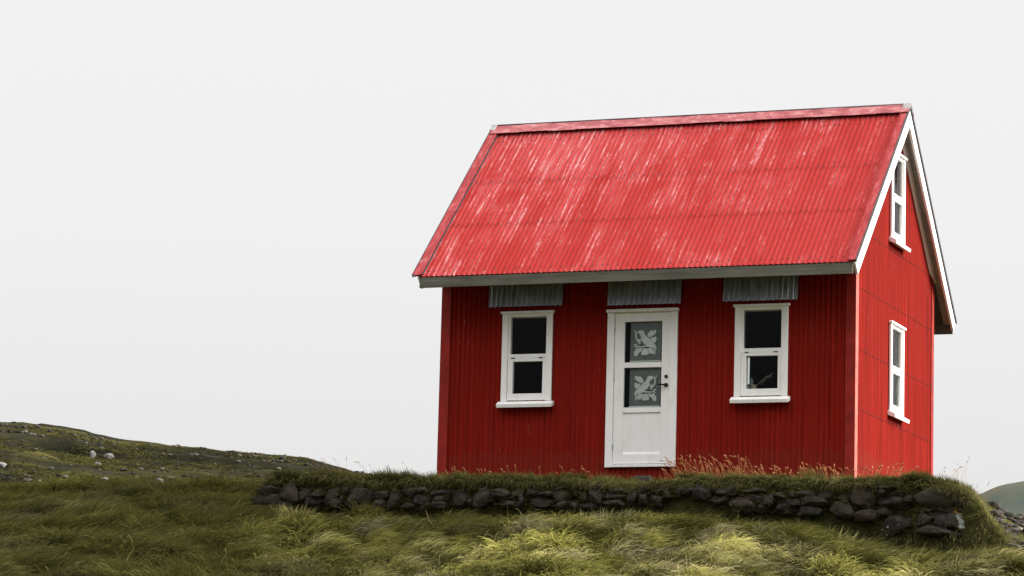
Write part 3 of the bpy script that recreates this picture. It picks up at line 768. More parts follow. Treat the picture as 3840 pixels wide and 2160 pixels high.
# ================================================================== DRY STONE WALL
STONES = [(-1.843,-0.322,0.189,0.07,0),(-1.867,-0.457,0.219,0.08,0),(-1.513,-0.379,0.138,0.123,8),(-1.314,-0.389,0.083,0.075,20),(-1.547,-0.514,0.168,0.055,0),(-1.088,-0.373,0.094,0.053,0),(-1.163,-0.49,0.161,0.089,0),(-0.881,-0.411,0.098,0.127,0),(-0.837,-0.519,0.121,0.066,0),(-0.711,-0.34,0.053,0.053,0),(-0.47,-0.414,0.223,0.117,4),(-0.742,-0.457,0.039,0.047,0),(-0.494,-0.548,0.159,0.047,0),(-0.17,-0.39,0.081,0.052,0),(-0.017,-0.341,0.067,0.039,0),(-0.003,-0.459,0.108,0.108,0),(-0.195,-0.515,0.089,0.077,0),(0.187,-0.371,0.088,0.088,-20),(0.388,-0.35,0.107,0.033,0),(0.392,-0.469,0.121,0.08,0),(0.657,-0.382,0.153,0.052,0),(0.66,-0.468,0.103,0.038,0),(0.212,-0.548,0.119,0.048,0),(0.424,-0.563,0.111,0.038,0),(0.663,-0.547,0.118,0.046,0),(0.936,-0.456,0.137,0.106,0),(1.099,-0.497,0.044,0.051,0),(1.249,-0.446,0.104,0.113,0),(1.4,-0.438,0.038,0.072,0),(1.55,-0.407,0.113,0.068,0),(1.648,-0.54,0.154,0.051,0),(1.756,-0.388,0.084,0.056,0),(1.825,-0.497,0.034,0.078,0),(1.943,-0.381,0.097,0.05,0),(2.059,-0.51,0.19,0.069,0),(2.159,-0.412,0.097,0.037,0),(2.352,-0.34,0.084,0.037,8),(2.374,-0.442,0.122,0.083,0),(2.358,-0.568,0.087,0.059,0),(2.629,-0.319,0.128,0.041,3),(2.561,-0.41,0.031,0.038,0),(2.648,-0.452,0.072,0.062,0),(2.886,-0.306,0.085,0.034,5),(2.819,-0.438,0.103,0.085,-12),(3.075,-0.379,0.134,0.043,6),(3.069,-0.455,0.139,0.043,0),(2.549,-0.562,0.072,0.058,0),(2.752,-0.559,0.14,0.056,0),(3.094,-0.536,0.131,0.049,0),(3.325,-0.486,0.065,0.086,0),(3.446,-0.377,0.095,0.069,0),(3.48,-0.502,0.065,0.065,0),(3.649,-0.496,0.092,0.084,0),(3.723,-0.35,0.145,0.034,12),(3.793,-0.424,0.055,0.049,0),(3.938,-0.403,0.064,0.064,0),(4.075,-0.383,0.076,0.046,0),(4.244,-0.413,0.115,0.079,0),(4.425,-0.364,0.053,0.038,0),(4.615,-0.39,0.143,0.056,0),(4.503,-0.504,0.103,0.056,0),(4.797,-0.432,0.054,0.033,0),(4.791,-0.558,0.173,0.093,-6),(4.931,-0.378,0.157,0.027,0),(4.993,-0.48,0.097,0.054,0),(5.151,-0.529,0.063,0.066,0),(5.055,-0.611,0.075,0.055,-15),(5.277,-0.458,0.097,0.039,-14),(5.456,-0.438,0.053,0.04,0),(5.346,-0.591,0.146,0.092,-8),(5.487,-0.539,0.071,0.059,0),(5.623,-0.422,0.129,0.041,0),(5.865,-0.447,0.117,0.051,-8),(5.717,-0.526,0.212,0.048,-5),(6.106,-0.506,0.064,0.071,0),(5.672,-0.648,0.163,0.066,0),(6.085,-0.626,0.187,0.085,-12),(6.379,-0.49,0.161,0.116,0),(6.427,-0.717,0.147,0.07,4),(6.617,-0.431,0.07,0.056,0),(6.775,-0.432,0.115,0.041,0),(6.673,-0.37,0.147,0.016,2),(6.754,-0.542,0.203,0.09,-10),(6.619,-0.668,0.119,0.051,0),(6.945,-0.522,0.054,0.047,0),(6.801,-0.807,0.219,0.132,3),(7.148,-0.657,0.101,0.039,0),(7.149,-0.761,0.103,0.069,0),(7.451,-0.753,0.191,0.108,-6),(7.295,-0.919,0.324,0.08,-3),(7.327,-0.513,0.3,0.117,-8)]
wall = empty('stone_wall', (3.0, -1.40, -.60))
tag(wall, 'low dry stone wall of dark rounded stones under a turf cap', 'stone wall')
def rock_mesh(name, sx, sy, sz, seed, sub=3, pw=.72, chops=11, rough=.07):
    bm = bmesh.new(); bmesh.ops.create_icosphere(bm, subdivisions=sub, radius=1)
    r = np.random.default_rng(seed)
    pl = []
    for k in range(chops):
        d = Vector(r.normal(size=3)); d.normalize(); pl.append((d, r.uniform(.66, .96)))
    o = Vector(r.uniform(-50, 50, 3))
    for v in bm.verts:
        p = v.co
        q = Vector([math.copysign(abs(c)**pw, c) for c in p])
        for d, h in pl:
            e = q.dot(d)-h
            if e > 0: q -= d*e*.97
        q += p*(mnoise.fractal(q*1.6+o, .8, 2.0, 6)*rough*1.8)
        v.co = (q.x*sx, q.y*sy, q.z*sz)
    for f in bm.faces: f.smooth = True
    me = bpy.data.meshes.new(name); bm.to_mesh(me); bm.free(); return me
for i, (x, z, hw, hh, rot) in enumerate(STONES):
    big = hw*hh
    dp = min(.22, max(.10, .75*(hw+hh)/1.6))
    me = rock_mesh('stone', hw*1.16, dp, hh*1.22, 100+i, sub=4, pw=.52, chops=15, rough=.09)
    mat = STONE
    if abs(x-6.801) < .01 and z < -.8: mat = LICH
    if abs(x-7.451) < .01: mat = PATCH
    s = link('stone', me, mat, wall)
    s.location = (x-3.0, -1.60+dp+.025*math.sin(i*2.3)+1.40, z+.60)
    s.rotation_euler = (math.sin(i*1.7)*.10, R(-rot), math.sin(i*3.1)*.12)
    if mat is LICH: s['label'] = 'dark stone speckled with white lichen spots'
    if mat is PATCH: s['label'] = 'stone with orange and grey white lichen patches'
    if abs(x-7.327) < .01: s['label'] = 'largest stone, a slanted block at the top right end'

# doorstep
me = rock_mesh('stone_step', .20, .16, .085, 901, pw=.6)
st = link('stone_step', me, STONE); st.location = (3.10, -.42, -.145)
tag(st, 'dark mossy stone lying in the grass as a step below the white door', 'stone')

# ================================================================== ROCKS
def ground_any(x, y): return np.maximum(ground(x, y), hill_z(x, y))
BOULDERS = [
 # x, y, size x/y/z, label, material
 (-17.50, 18.33, 0.19, 0.15, 0.10, 'large pale boulder on the hillside at the far left edge of the view', LSTONE),
 (-17.64, 23.47, 0.124, 0.1054, 0.0868, 'smooth pale boulder, rightmost of the three pale boulders high on the hillside', LSTONE),
 (-18.02, 23.37, 0.0868, 0.0806, 0.1054, 'jagged pale boulder, uppermost left of the three pale boulders on the hillside', LSTONE),
 (-17.5, 22.67, 0.093, 0.0806, 0.0682, 'small pale boulder, lowest of the three pale boulders on the hillside', LSTONE),
 (-15.87, 22.24, 0.062, 0.0558, 0.0496, 'lone small pale rock on the green patch of the hillside', LSTONE),
 (-13.58, 14.2, 0.0806, 0.0682, 0.0558, 'rounded pale rock at the foot of the hill, left one of a touching pair', LSTONE),
 (-13.42, 14.25, 0.0682, 0.062, 0.0682, 'pointed pale rock at the foot of the hill, right one of a touching pair', LSTONE),
 (-12.25, 15.5, 0.1116, 0.0868, 0.0558, 'flat pale rock at the foot of the hill nearest the end of the stone wall', LSTONE),
]
for k, (x, y, sx, sy, sz, lab, mt) in enumerate(BOULDERS):
    o = link('boulder', rock_mesh('boulder', sx, sy, sz, 700+k, pw=.8), mt)
    o.location = (x, y, float(hill_z(x, y))+sz*.05); o.rotation_euler = (.1*math.sin(k), .1*math.cos(k), k*1.1)
    tag(o, lab, 'boulder', 'pale boulders on the hill')

def scree(name, n, fx, size, mat, seed):
    r = np.random.default_rng(seed)
    bms = [rock_mesh('t', 1, 1, .7, seed+k, sub=1, chops=4) for k in range(4)]
    base = []
    for me in bms:
        co = np.zeros(len(me.vertices)*3); me.vertices.foreach_get('co', co)
        f = np.array([list(p.vertices) for p in me.polygons]); base.append((co.reshape(-1, 3), f)); bpy.data.meshes.remove(me)
    P = fx(r, n); V = []; T = []; o = 0
    for k, p in enumerate(P):
        co, f = base[k % 4]
        s = size[0]+(size[1]-size[0])*r.random()**3
        a = r.uniform(0, 6.28); c, sn = math.cos(a), math.sin(a)
        q = co*np.array([s*r.uniform(.8, 1.5), s, s*r.uniform(.6, 1)])
        q = np.stack([q[:, 0]*c-q[:, 1]*sn, q[:, 0]*sn+q[:, 1]*c, q[:, 2]], 1)+p
        V.append(q); T.append(f+o); o += len(co)
    co = np.concatenate(V); tr = np.concatenate(T)
    return tag(mesh_np(name, co, np.zeros((0, 4), int), mat, True, tr), kind='stuff')
def scree_mat():
    t = NT('scree_rock'); g = t.n('ShaderNodeNewGeometry')
    c = t.ramp(g.outputs['Random Per Island'], [(0.0, (.025, .024, .021)), (.6, (.046, .043, .037)), (.86, (.085, .08, .07)), (1.0, (.22, .21, .195))])
    t.bsdf(c, .9, 0, .1); return t.m
SCREE = scree_mat()
def fx_hill(r, n):
    out = []
    while len(out) < n:
        y = r.uniform(9.5, 29); f = r.uniform(-3, 9)
        xs = r.uniform(-25.5, -13); x = 16.8+(xs-16.8)*(y+40.8)/70.8
        t = (y-10)/19
        # bands of rock: at the foot, across the middle and under the rim
        b = math.exp(-((t-.20)/.05)**2)*1.3+math.exp(-((t-.42-.012*(xs+20))/.07)**2)*.5*(1 if xs < -19 else .3)+math.exp(-((t-.86)/.10)**2)*.7
        if r.random() < b*(.25+.75*(float(PN[2](x*.6, y*.9)) > -.05)): out.append((x, y, float(hill_z(x, y))+.015))
    return np.array(out)
scree('scree', 2000, fx_hill, (.015, .085), SCREE, 300)
def fx_bank(r, n):
    y = r.uniform(-2.2, 2.4, n); x = 7.98-.24*(y+1.4)+1.1*r.random(n)**.8
    return np.stack([x, y, ground(x, y)+.01], 1)
scree('gravel', 1700, fx_bank, (.015, .085), SCREE, 340)

# ================================================================== GRASS
PAL = dict(olive=(.078, .076, .018), lime=(.190, .185, .036), straw=(.33, .30, .135), grey=(.155, .140, .100), dark=(.028, .029, .010), rust=(.24, .12, .05))
PAL = {k: np.array(v) for k, v in PAL.items()}
def blades(name, P, az, Lb, th0, th1, wid, col, seg=3, curl=0, mat=None, seed=1, tip=1.25):
    r = np.random.default_rng(seed); N = len(P)
    hd = np.stack([np.cos(az), np.sin(az), np.zeros(N)], 1)
    side = np.stack([-np.sin(az), np.cos(az), np.zeros(N)], 1)
    roll = r.uniform(0, np.pi, N)
    c = P.copy(); lev = []; n = seg
    for k in range(n+1):
        t = k/n
        th = th0+(th1-th0)*t
        tan = hd*np.sin(th)[:, None]+np.array([0, 0, 1.])*np.cos(th)[:, None]
        nor = np.cross(tan, side)
        wv = side*np.cos(roll)[:, None]+nor*np.sin(roll)[:, None]
        w = (wid*(1-.85*t**1.5)*.5)[:, None]
        if k < n: lev += [c-wv*w, c+wv*w]
        else: lev += [c.copy()]
        thm = th0+(th1-th0)*(t+.5/n)
        tanm = hd*np.sin(thm)[:, None]+np.array([0, 0, 1.])*np.cos(thm)[:, None]
        c = c+tanm*(Lb/n)[:, None]
    nv = 2*n+1
    co = np.stack(lev, 1).reshape(-1, 3)
    b = (np.arange(N)*nv)[:, None]
    q = np.concatenate([b+np.array([[2*k, 2*k+1, 2*k+3, 2*k+2]]) for k in range(n-1)], 0)
    tr = b+np.array([[2*n-2, 2*n-1, 2*n]])
    o = mesh_np(name, co, q, mat or BLADE, True, tr)
    at = o.data.attributes.new('tint', 'FLOAT_COLOR', 'POINT')
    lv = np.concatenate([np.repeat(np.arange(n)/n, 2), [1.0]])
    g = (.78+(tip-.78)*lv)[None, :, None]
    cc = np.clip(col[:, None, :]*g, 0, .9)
    cc = np.concatenate([cc, np.ones((N, nv, 1))], 2).reshape(-1)
    at.data.foreach_set('color', cc.astype(np.float32))
    return o
def mixcol(ws):
    """ws: dict name->weights(N)"""
    tot = sum(ws.values())[:, None]+1e-6
    return sum(PAL[k][None]*w[:, None] for k, w in ws.items())/tot
def tufts(n, fx, per, rad, seed):
    r = np.random.default_rng(seed)
    x, y = fx(r, n)
    tx = np.repeat(x, per); ty = np.repeat(y, per)
    a = r.uniform(0, 2*np.pi, n*per); q = np.sqrt(r.random(n*per))*rad
    tid = np.repeat(np.arange(n), per)
    return r, tx, ty, tx+q*np.cos(a), ty+q*np.sin(a), a, q/rad, tid

# --- the long lodged meadow grass in front of the wall and away to the left
def meadow(name, n, per, xr, yr, seed, Lr, w, keep=None):
    def fx(r, n):
        x = r.uniform(*xr, n*2); y = r.uniform(*yr, n*2)
        k = np.ones(n*2, bool) if keep is None else keep(x, y)
        return x[k][:n], y[k][:n]
    r0 = np.random.default_rng(seed); tx0, ty0 = fx(r0, n); n = len(tx0)
    r, tx, ty, x, y, ra, rq, tid = tufts(n, lambda r, m: (tx0, ty0), per, .13, seed+1)
    z = ground(x, y)-.01
    P = np.stack([x, y, z], 1)
    flow = -.25+1.25*fbm(4, tx*.45, ty*.8, 2)+.9*PN[9](tx*1.6, ty*2.2)
    az = flow+r.normal(0, .48, len(x))
    # tussocks spill over in every direction
    tus = sstep(.05, .35, PN[11](tx*1.25, ty*1.6))*sstep(-2, 2, tx)
    az = az*(1-.65*tus)+ra*.65*tus*0+(.65*tus)*np.where(np.cos(ra) > 0, -.6, -2.5)+0
    crest = sstep(-.05, .12, mounds(tx, ty))
    Lb = r.uniform(*Lr, len(x))*(.8+.45*crest)*(1-.42*sstep(-2.0, -1.55, y)*(x > -2.2)*(x < 8))
    th0 = r.normal(.55, .25, len(x)); th1 = r.normal(1.75, .25, len(x))+.25*tus
    # colour patches of the sward
    g = fbm(1, tx*.5+3, ty*.9, 3); h = fbm(7, tx*1.1, ty*2.2, 2)
    tn = r.normal(0, 1, n)[tid]*.5+r.normal(0, .45, len(x))
    right = sstep(-1.5, 3.5, tx)
    low = sstep(-2.2, -3.6, ty)
    dry = sstep(.0, .9, g*1.1+.55*low*right+.35*h-.20)+.25*sstep(6.5, 8, tx)
    lim = sstep(-.1, .8, h+.45*right+.25*tn-.1)
    limL = sstep(-.2, .8, h*1.2-.1)*sstep(-2.0, .2, ty)*(1-right)
    wts = dict(olive=np.full(len(x), .9), lime=.25+1.1*lim*(.35+.65*right)+.9*limL, straw=dry*(.15+.85*right)*np.clip(.9+tn, 0, 2), grey=.55*dry*(1.2-.5*right)+.12,
               dark=.75*sstep(.0, 1.0, -h-.3*tn)+.30*(1-right))
    col = mixcol(wts)*(1+.22*r.normal(0, 1, len(x)))[:, None].clip(.5, 1.7)
    blades(name, P, az, Lb, th0, th1, w*r.uniform(.6, 1.3, len(x)), np.clip(col, .006, .6)*(.92-.46*right*sstep(-1.9, -2.6, ty))[:, None], 4, seed=seed)  # sward among the right-hand tussocks darkened, painting in shadow contrast
    return bpy.data.objects[name]
tag(meadow('meadow_grass', 13500, 13, (-6.8, 9.8), (-5.7, -1.56), 41, (.20, .42), .009, lambda x, y: (x < 8.0) | (y < -2.1)), kind='stuff')
tag(meadow('hillside_grass', 7000, 11, (-12.0, -2.0), (-1.5, 2.2), 51, (.16, .34), .010, lambda x, y: (x < -2.15-.0*y) & (x > -6-1.6*(y+1.5)-1.5)), kind='stuff')
# --- rough turf growing on the bank, hanging over the wall
def turf(name, n, seed):
    r = np.random.default_rng(seed)
    x = r.uniform(-2.2, 8.25, n); ys = step_y(x)
    e = r.random(n)
    y = np.where(e < .62, ys+r.uniform(-.05, .16, n), ys+.1+r.random(n)**1.4*1.15)
    x = x+.03*np.sin(y*30)
    z = ground(x, y)-.01
    edge = 1-sstep(.0, .16, y-ys)
    clump = fbm(3, x*1.6, y*1.8, 3)
    az = np.where(r.random(n) < .25+.65*edge, r.normal(-1.57, .7, n), r.uniform(0, 6.28, n))
    clump = clump+.6*PN[5](x*4.5, y*4)
    Lb = r.uniform(.03, .10, n)*(1+1.5*np.clip(clump, -.35, 1))+edge*r.uniform(0, .11, n)
    th0 = np.abs(r.normal(.30, .3, n)); th1 = th0+.35+edge*r.uniform(.6, 2.0, n)+r.uniform(0, .7, n)
    hh = fbm(8, x*1.3, y*2, 3); tn = r.normal(0, .5, n)
    wts = dict(olive=np.full(n, .75), dark=(.85+.8*edge)*(1-.7*sstep(7.0, 8.0, x)), lime=.22+.4*sstep(.1, .8, hh+tn), straw=.10+.55*sstep(.3, 1.1, hh+tn)+.7*sstep(6.9, 7.8, x), grey=np.full(n, .12), rust=.10*sstep(-.9, -.4, y))
    col = mixcol(wts)*(1+.25*r.normal(0, 1, n))[:, None].clip(.45, 1.8)
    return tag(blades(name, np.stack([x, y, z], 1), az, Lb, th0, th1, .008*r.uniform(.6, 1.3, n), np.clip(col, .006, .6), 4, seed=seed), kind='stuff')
turf('turf_grass', 62000, 61)
def hanging(name, n, seed):
    r = np.random.default_rng(seed)
    x = r.uniform(-2.1, 7.9, n); x = x+.10*np.sin(x*9+2*np.sin(x*2.3)); g = PN[2](x*1.4, 0*x)
    k = r.random(n) < .25+.9*np.clip(g+.15, 0, 1); x = x[k]; n = len(x)
    y = step_y(x)-.02+r.uniform(-.03, .05, n); z = ground(x, step_y(x)+.06)-r.uniform(.0, .07, n)
    wts = dict(olive=np.full(n, .7), dark=np.full(n, .8), straw=.9*r.random(n)**3, lime=.3*r.random(n), grey=.5*r.random(n)**2)
    return tag(blades(name, np.stack([x, y, z], 1), r.normal(-1.57, .45, n), r.uniform(.10, .26, n), r.normal(.9, .3, n), r.uniform(2.3, 3.0, n), np.full(n, .008), mixcol(wts)*r.uniform(.35, .95, n)[:, None], 4, seed=seed), kind='stuff')
hanging('hanging_grass', 9000, 67)
def gap_grass(name, n, seed):
    r = np.random.default_rng(seed); s_ = np.array([q[:4] for q in STONES])
    i = r.integers(0, len(s_), n); a = r.choice([0, 1, 2, 3, 4, 5], n)*1.05
    x = s_[i, 0]+s_[i, 2]*1.05*np.cos(a)+r.normal(0, .012, n); z = s_[i, 1]+s_[i, 3]*1.05*np.sin(a)
    wts = dict(olive=np.full(n, .9), dark=np.full(n, .5), straw=.5*r.random(n)**2, lime=.3*r.random(n))
    return tag(blades(name, np.stack([x, np.full(n, -1.53)+r.normal(0, .02, n), z], 1), r.normal(-1.57, .6, n), r.uniform(.05, .13, n), r.normal(.7, .3, n), r.uniform(1.5, 2.8, n), np.full(n, .007), mixcol(wts), 3, seed=seed), kind='stuff')
gap_grass('wall_grass', 3200, 69)
# --- darker tussocks on the bank edge
def tussock(name, spots, seed, dry=0.0):
    r = np.random.default_rng(seed); P = []; az = []; Lb = []
    for (x, y, rad, h, n) in spots:
        a = r.uniform(0, 6.28, n); q = np.sqrt(r.random(n))*rad
        px = x+q*np.cos(a); py = y-.12+q*np.sin(a)*.6
        P.append(np.stack([px, py, ground(px, py)-.01], 1)); az.append(a); Lb.append(h*r.uniform(.55, 1.1, n)*(1-.45*q/rad))
    P = np.concatenate(P); az = np.concatenate(az); Lb = np.concatenate(Lb); n = len(P)
    wts = dict(olive=np.full(n, .6), dark=np.full(n, .9*(1-dry)), lime=.2*r.random(n)+.3*dry, straw=.35*r.random(n)**3+.8*dry*r.random(n))
    return tag(blades(name, P, az, Lb, np.abs(r.normal(.12, .12, n)), r.uniform(.5, 1.3, n), np.full(n, .008), mixcol(wts), 4, seed=seed), kind='stuff')
tussock('clump_grass', [(5.05, -1.15, .30, .17, 1300), (6.45, -1.22, .28, .16, 1100), (7.02, -1.20, .20, .20, 1000), (7.25, -1.15, .25, .20, 900), (2.42, -1.0, .10, .24, 500), (2.20, -1.15, .30, .17, 900),
        (3.95, -1.1, .12, .24, 500), (.95, -1.1, .30, .16, 900), (-1.1, -1.1, .5, .15, 1500), (-.1, -1.15, .3, .13, 700), (1.7, -1.15, .35, .15, 900), (3.5, -1.2, .3, .10, 500), (7.85, -1.0, .3, .17, 900)], 71)
tussock('straw_grass', [(7.70, -1.45, .22, .20, 500), (7.95, -1.35, .2, .22, 500), (8.10, -1.6, .25, .24, 600), (7.6, -1.75, .18, .16, 300), (8.25, -1.9, .3, .26, 600), (7.9, -1.95, .25, .2, 400), (8.1, -1.0, .2, .2, 400)], 73, 1.0)
# --- dry flowering stalks along the foot of the house and on the right end of the bank
def stalks(name, seed):
    r = np.random.default_rng(seed); m = MB(); n = 230
    for k in range(n):
        u = r.random()
        if u < .42: x = r.uniform(3.40, 4.6); y = r.uniform(-.45, -.07); h = r.uniform(.16, .42)
        elif u < .72: x = r.uniform(4.5, 6.6); y = r.uniform(-.4, -.05); h = r.uniform(.10, .24)
        elif u < .86: x = r.uniform(.1, 2.35); y = r.uniform(-.3, -.06); h = r.uniform(.08, .22)
        elif u < .95: x = r.uniform(7.0, 8.1); y = r.uniform(-1.2, -.2); h = r.uniform(.18, .42)
        else: x = r.uniform(-1.8, -.1); y = r.uniform(-1.2, -.3); h = r.uniform(.14, .30)
        z = float(ground(x, y)); ln = r.normal(-.28 if x < 6 else .25, .22)
        p = [Vector((x+ln*h*t*t, y-.05*h*t, z+h*t*(1-.12*t*t))) for t in (0, .35, .7, 1)]
        w = .0026 if x < 7 and x > 0 else .0016
        m.tube(p, [w, w, w*.8, w*.6], 4)
        d = (p[3]-p[2]).normalized(); hl = r.uniform(.03, .075)
        dd = Vector((d.x+.5*ln, d.y, d.z-.35)).normalized()
        wid = r.uniform(.005, .011) if w > .002 else .004
        m.tube([p[3], p[3]+d*hl*.35, p[3]+(d+dd)*hl*.4, p[3]+dd*hl], [w*.6, wid, wid*.8, .001], 5)
    return tag(m.build(name, mat_plain('dry_stalks', (.46, .20, .08), .9, var=.35)), kind='stuff')
stalks('dry_stalks', 81)
# --- grass on the hill: coarse, patchy
def hillgrass(name, n, seed):
    r = np.random.default_rng(seed)
    y = 8.5+19.5*r.random(n)**.9; xs = r.uniform(-25.2, -12.0, n); x = 16.8+(xs-16.8)*(y+40.8)/70.8
    z = hill_z(x, y); g = fbm(6, x*.22+y*.10, y*.42, 3); h = fbm(2, x*.8, y*1.3, 2)
    k = (g+.5*h+.35*r.normal(0, .5, n)) > -.02
    x, y, z, g, h = x[k], y[k], z[k], g[k], h[k]; n = len(x)
    lim = sstep(.1, .8, g+.4*h); tn = r.normal(0, .3, n)
    wts = dict(olive=np.full(n, .8), dark=1.0*(1-lim), lime=.10+.55*lim, straw=.18*sstep(0, .8, h+tn), grey=.25+.25*sstep(0, .8, -h), rust=.15*sstep(.2, .8, tn-h))
    col = mixcol(wts)*(.85+.2*r.normal(0, 1, n))[:, None].clip(.4, 1.4)
    return tag(blades(name, np.stack([x, y, z-.02], 1), r.normal(-.3, .8, n), r.uniform(.06, .16, n), np.abs(r.normal(.9, .3, n)), r.uniform(1.5, 2.1, n), np.full(n, .024), col*.8, 3, seed=seed), kind='stuff')
hillgrass('moor_grass', 90000, 91)

# --- long-haired tussocks that spill down the slope in front of the wall
def mops(name, n, seed, wall=False):
    r = np.random.default_rng(seed); P = []; A = []; Lb = []; T0 = []; T1 = []; C = []
    k = 0
    while k < n:
        x = r.uniform(-6.6, 9.7) if not wall else r.uniform(-1.6, 6.6); y = r.uniform(-5.5, -2.1) if not wall else r.uniform(-2.0, -1.68)
        dens = .22+.78*float(sstep(-2.5, 2.5, x))
        if r.random() > dens*(.35+.65*float(fbm(4, x*.7, y*1.1, 2) > -.15)): continue
        k += 1
        m = int(r.uniform(130, 330)); rad = r.uniform(.10, .30); hgt = r.uniform(.03, .26)*(.4+.6*dens)*float(sstep(-1.9, -2.9, y)*.8+.2)
        q = np.sqrt(r.random(m)); a = r.uniform(0, 6.283, m)
        px = x+rad*q*np.cos(a)*1.3; py = y+rad*q*np.sin(a)*.8
        pz = ground(px, py)-.01+hgt*(1-q*q)
        fl = -.55+1.5*float(fbm(4, x*.42, y*.7, 2))+(0 if not wall else -.6)
        az = fl+r.normal(0, .38, m)+.45*np.sin(a-fl)
        P.append(np.stack([px, py, pz], 1)); A.append(az); Lb.append(r.uniform(.20, .46, m)*(.7+rad))
        T0.append(np.abs(r.normal(.85 if not wall else .2, .3, m))); T1.append(r.uniform(1.55, 2.2, m) if not wall else r.uniform(.7, 1.9, m))
        low = float(sstep(-2.0, -3.6, y)); right = float(sstep(-1, 3.5, x))
        u = r.random(); gz = float(fbm(1, x*.5+3, y*.9, 3))+.35*low*right
        pb = float(fbm(6, x*.55, y*.95, 2))+.25*low*right
        if u < .20+.40*max(0, gz): w = dict(straw=1.0, lime=.6, grey=.2)
        elif u < .74: w = dict(lime=1.0, olive=.35, straw=.35)
        elif u < .85: w = dict(grey=.9, straw=.5, olive=.2)
        else: w = dict(olive=1.0, lime=.3, dark=.3)
        if x < -1.5: w = dict(olive=1.0, lime=.30*r.random()+.12, grey=.45*r.random(), dark=.35)
        c = sum(PAL[kk]*vv for kk, vv in w.items())/sum(w.values())
        c = c*min(1.4, max(.35, .86+1.0*pb))*r.uniform(.8, 1.2)*(1+.20*right)
        C.append(c[None]*(1+.25*r.normal(0, 1, m))[:, None].clip(.45, 1.7))
        if wall: Lb[-1] = Lb[-1]*.62
    P = np.concatenate(P); n = len(P)
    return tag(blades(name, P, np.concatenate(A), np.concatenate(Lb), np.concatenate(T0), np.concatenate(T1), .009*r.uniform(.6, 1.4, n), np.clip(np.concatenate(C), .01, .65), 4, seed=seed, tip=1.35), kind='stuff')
mops('tussock_grass', 420, 95)
mops('clump_grass', 15, 97, True)

# --- single dead stems and seed stalks standing out of the sward
def stems(name, n, seed):
    r = np.random.default_rng(seed)
    x = r.uniform(-6.5, 9.5, n); y = r.uniform(-5.4, -1.7, n); k = r.random(n) < .25+.75*sstep(-3, 3, x); x, y = x[k], y[k]; n = len(x)
    wts = dict(straw=np.full(n, 1.0), lime=.6*r.random(n), rust=.5*r.random(n)**3)
    return tag(blades(name, np.stack([x, y, ground(x, y)+.05], 1), r.normal(-.5, 1.1, n), r.uniform(.12, .32, n), np.abs(r.normal(.3, .3, n)), r.uniform(.7, 2.0, n), np.full(n, .008), mixcol(wts)*r.uniform(.8, 1.4, n)[:, None], 4, seed=seed, tip=1.2), kind='stuff')
stems('dead_stems', 1500, 99)

# ================================================================== CAMERA, LIGHT, SKY
cam = bpy.data.cameras.new('camera'); co = bpy.data.objects.new('camera', cam); COL.objects.link(co)
cam.sensor_width = 36; cam.lens = 12165.3344/3840*36; cam.clip_start = .5; cam.clip_end = 6000
F = Vector((-.35671, .92132, .15468)); R2 = Vector((.9337, .35708, .02638)); U2 = Vector((.03093, -.15383, .98761))
M = Matrix.Identity(4)
for i in range(3): M[i][0], M[i][1], M[i][2], M[i][3] = R2[i], U2[i], -F[i], (16.808, -40.8296, -4.2825)[i]
co.matrix_world = M
scene.camera = co
TO_SUN = Vector((.86, .26, .44)).normalized()
sun = bpy.data.lights.new('sun', 'SUN'); sun.energy = 2.2; sun.angle = R(44); sun.color = (1, .955, .89)
so = bpy.data.objects.new('sun', sun); COL.objects.link(so)
so.rotation_euler = (-TO_SUN).to_track_quat('-Z', 'Y').to_euler(); so.location = (20, 0, 20)
w = bpy.data.worlds.new('World'); scene.world = w; w.use_nodes = True
nt = w.node_tree; nt.nodes.clear()
sky = nt.nodes.new('ShaderNodeTexSky'); sky.sky_type = 'NISHITA'; sky.sun_disc = False
sky.sun_elevation = math.asin(TO_SUN.z); sky.sun_rotation = math.atan2(TO_SUN.x, TO_SUN.y)
tc = nt.nodes.new('ShaderNodeTexCoord'); sp = nt.nodes.new('ShaderNodeSeparateXYZ'); nt.links.new(tc.outputs['Generated'], sp.inputs[0])
rp = nt.nodes.new('ShaderNodeValToRGB'); nt.links.new(sp.outputs['Z'], rp.inputs['Fac'])
OVC = 2.26*3.4
# overcast sky: the zenith is about three times as bright as the horizon band
e = rp.color_ramp.elements
stops = [(.05, .82), (.10, .875), (.17, .965), (.24, .995), (.50, 1.7), (.80, 3.0), (1.0, 3.4)]
while len(e) < len(stops): e.new(.5)
for k, (p_, v_) in enumerate(stops):
    e[k].position = p_; e[k].color = (v_/3.4, v_*.981/3.4, v_*.975/3.4, 1)
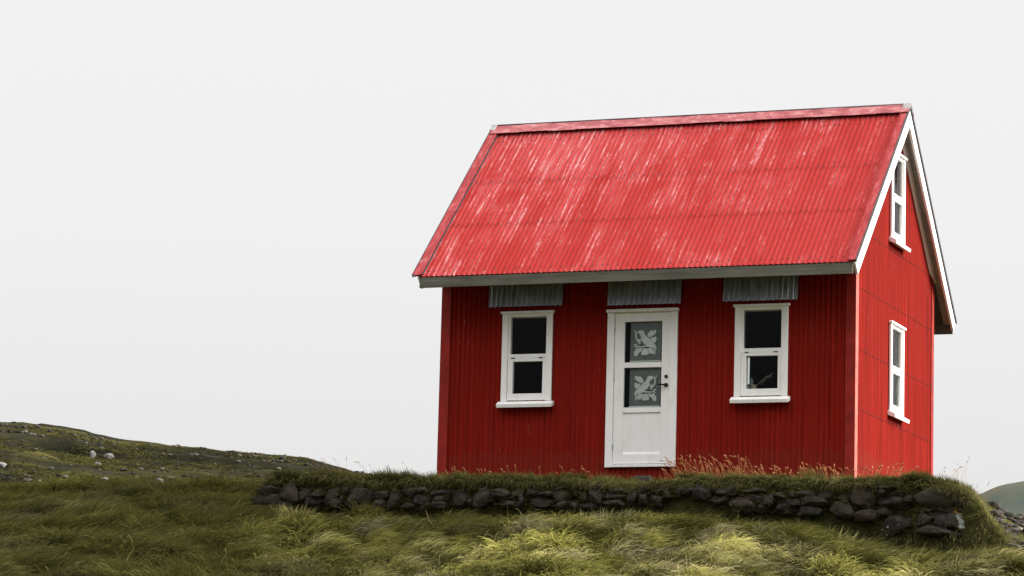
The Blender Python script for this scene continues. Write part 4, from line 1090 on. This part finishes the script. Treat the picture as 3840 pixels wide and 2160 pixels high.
# low sky behind the camera dimmed, unseen, to shape the front wall's light
sx = nt.nodes.new('ShaderNodeMapRange'); sx.interpolation_type = 'SMOOTHSTEP'
nt.links.new(sp.outputs['Y'], sx.inputs['Value'])
sx.inputs['From Min'].default_value = -.75; sx.inputs['From Max'].default_value = .25
sx.inputs['To Min'].default_value = .34; sx.inputs['To Max'].default_value = 1.0
sh = nt.nodes.new('ShaderNodeMapRange'); sh.interpolation_type = 'SMOOTHSTEP'
nt.links.new(sp.outputs['Z'], sh.inputs['Value'])
sh.inputs['From Min'].default_value = .15; sh.inputs['From Max'].default_value = .6
mm_ = nt.nodes.new('ShaderNodeMix'); mm_.data_type = 'FLOAT'
nt.links.new(sh.outputs[0], mm_.inputs['Factor']); nt.links.new(sx.outputs[0], mm_.inputs['A']); mm_.inputs['B'].default_value = 1
ovs = nt.nodes.new('ShaderNodeVectorMath'); ovs.operation = 'SCALE'; ovs.inputs[0].default_value = (OVC, OVC, OVC)
nt.links.new(mm_.outputs['Result'], ovs.inputs['Scale'])
sc_ = nt.nodes.new('ShaderNodeMix'); sc_.data_type = 'RGBA'; sc_.blend_type = 'MULTIPLY'
ins = [i for i in sc_.inputs if i.enabled]; ins[0].default_value = 1; nt.links.new(rp.outputs[0], ins[1]); nt.links.new(ovs.outputs[0], ins[2])
mx = nt.nodes.new('ShaderNodeMix'); mx.data_type = 'RGBA'
ins2 = [i for i in mx.inputs if i.enabled]; ins2[0].default_value = .97
nt.links.new(sky.outputs[0], ins2[1]); nt.links.new([o for o in sc_.outputs if o.enabled][0], ins2[2])
bg = nt.nodes.new('ShaderNodeBackground'); bg.inputs['Strength'].default_value = .1
nt.links.new([o for o in mx.outputs if o.enabled][0], bg.inputs['Color'])
ow = nt.nodes.new('ShaderNodeOutputWorld'); nt.links.new(bg.outputs[0], ow.inputs['Surface'])
vs = scene.view_settings
vs.view_transform = 'Standard'; vs.look = 'None'; vs.exposure = 2.0; vs.gamma = 1.0; vs.use_curve_mapping = False
scene.cycles.max_bounces = 6; scene.cycles.transparent_max_bounces = 12
scene.cycles.use_denoising = True
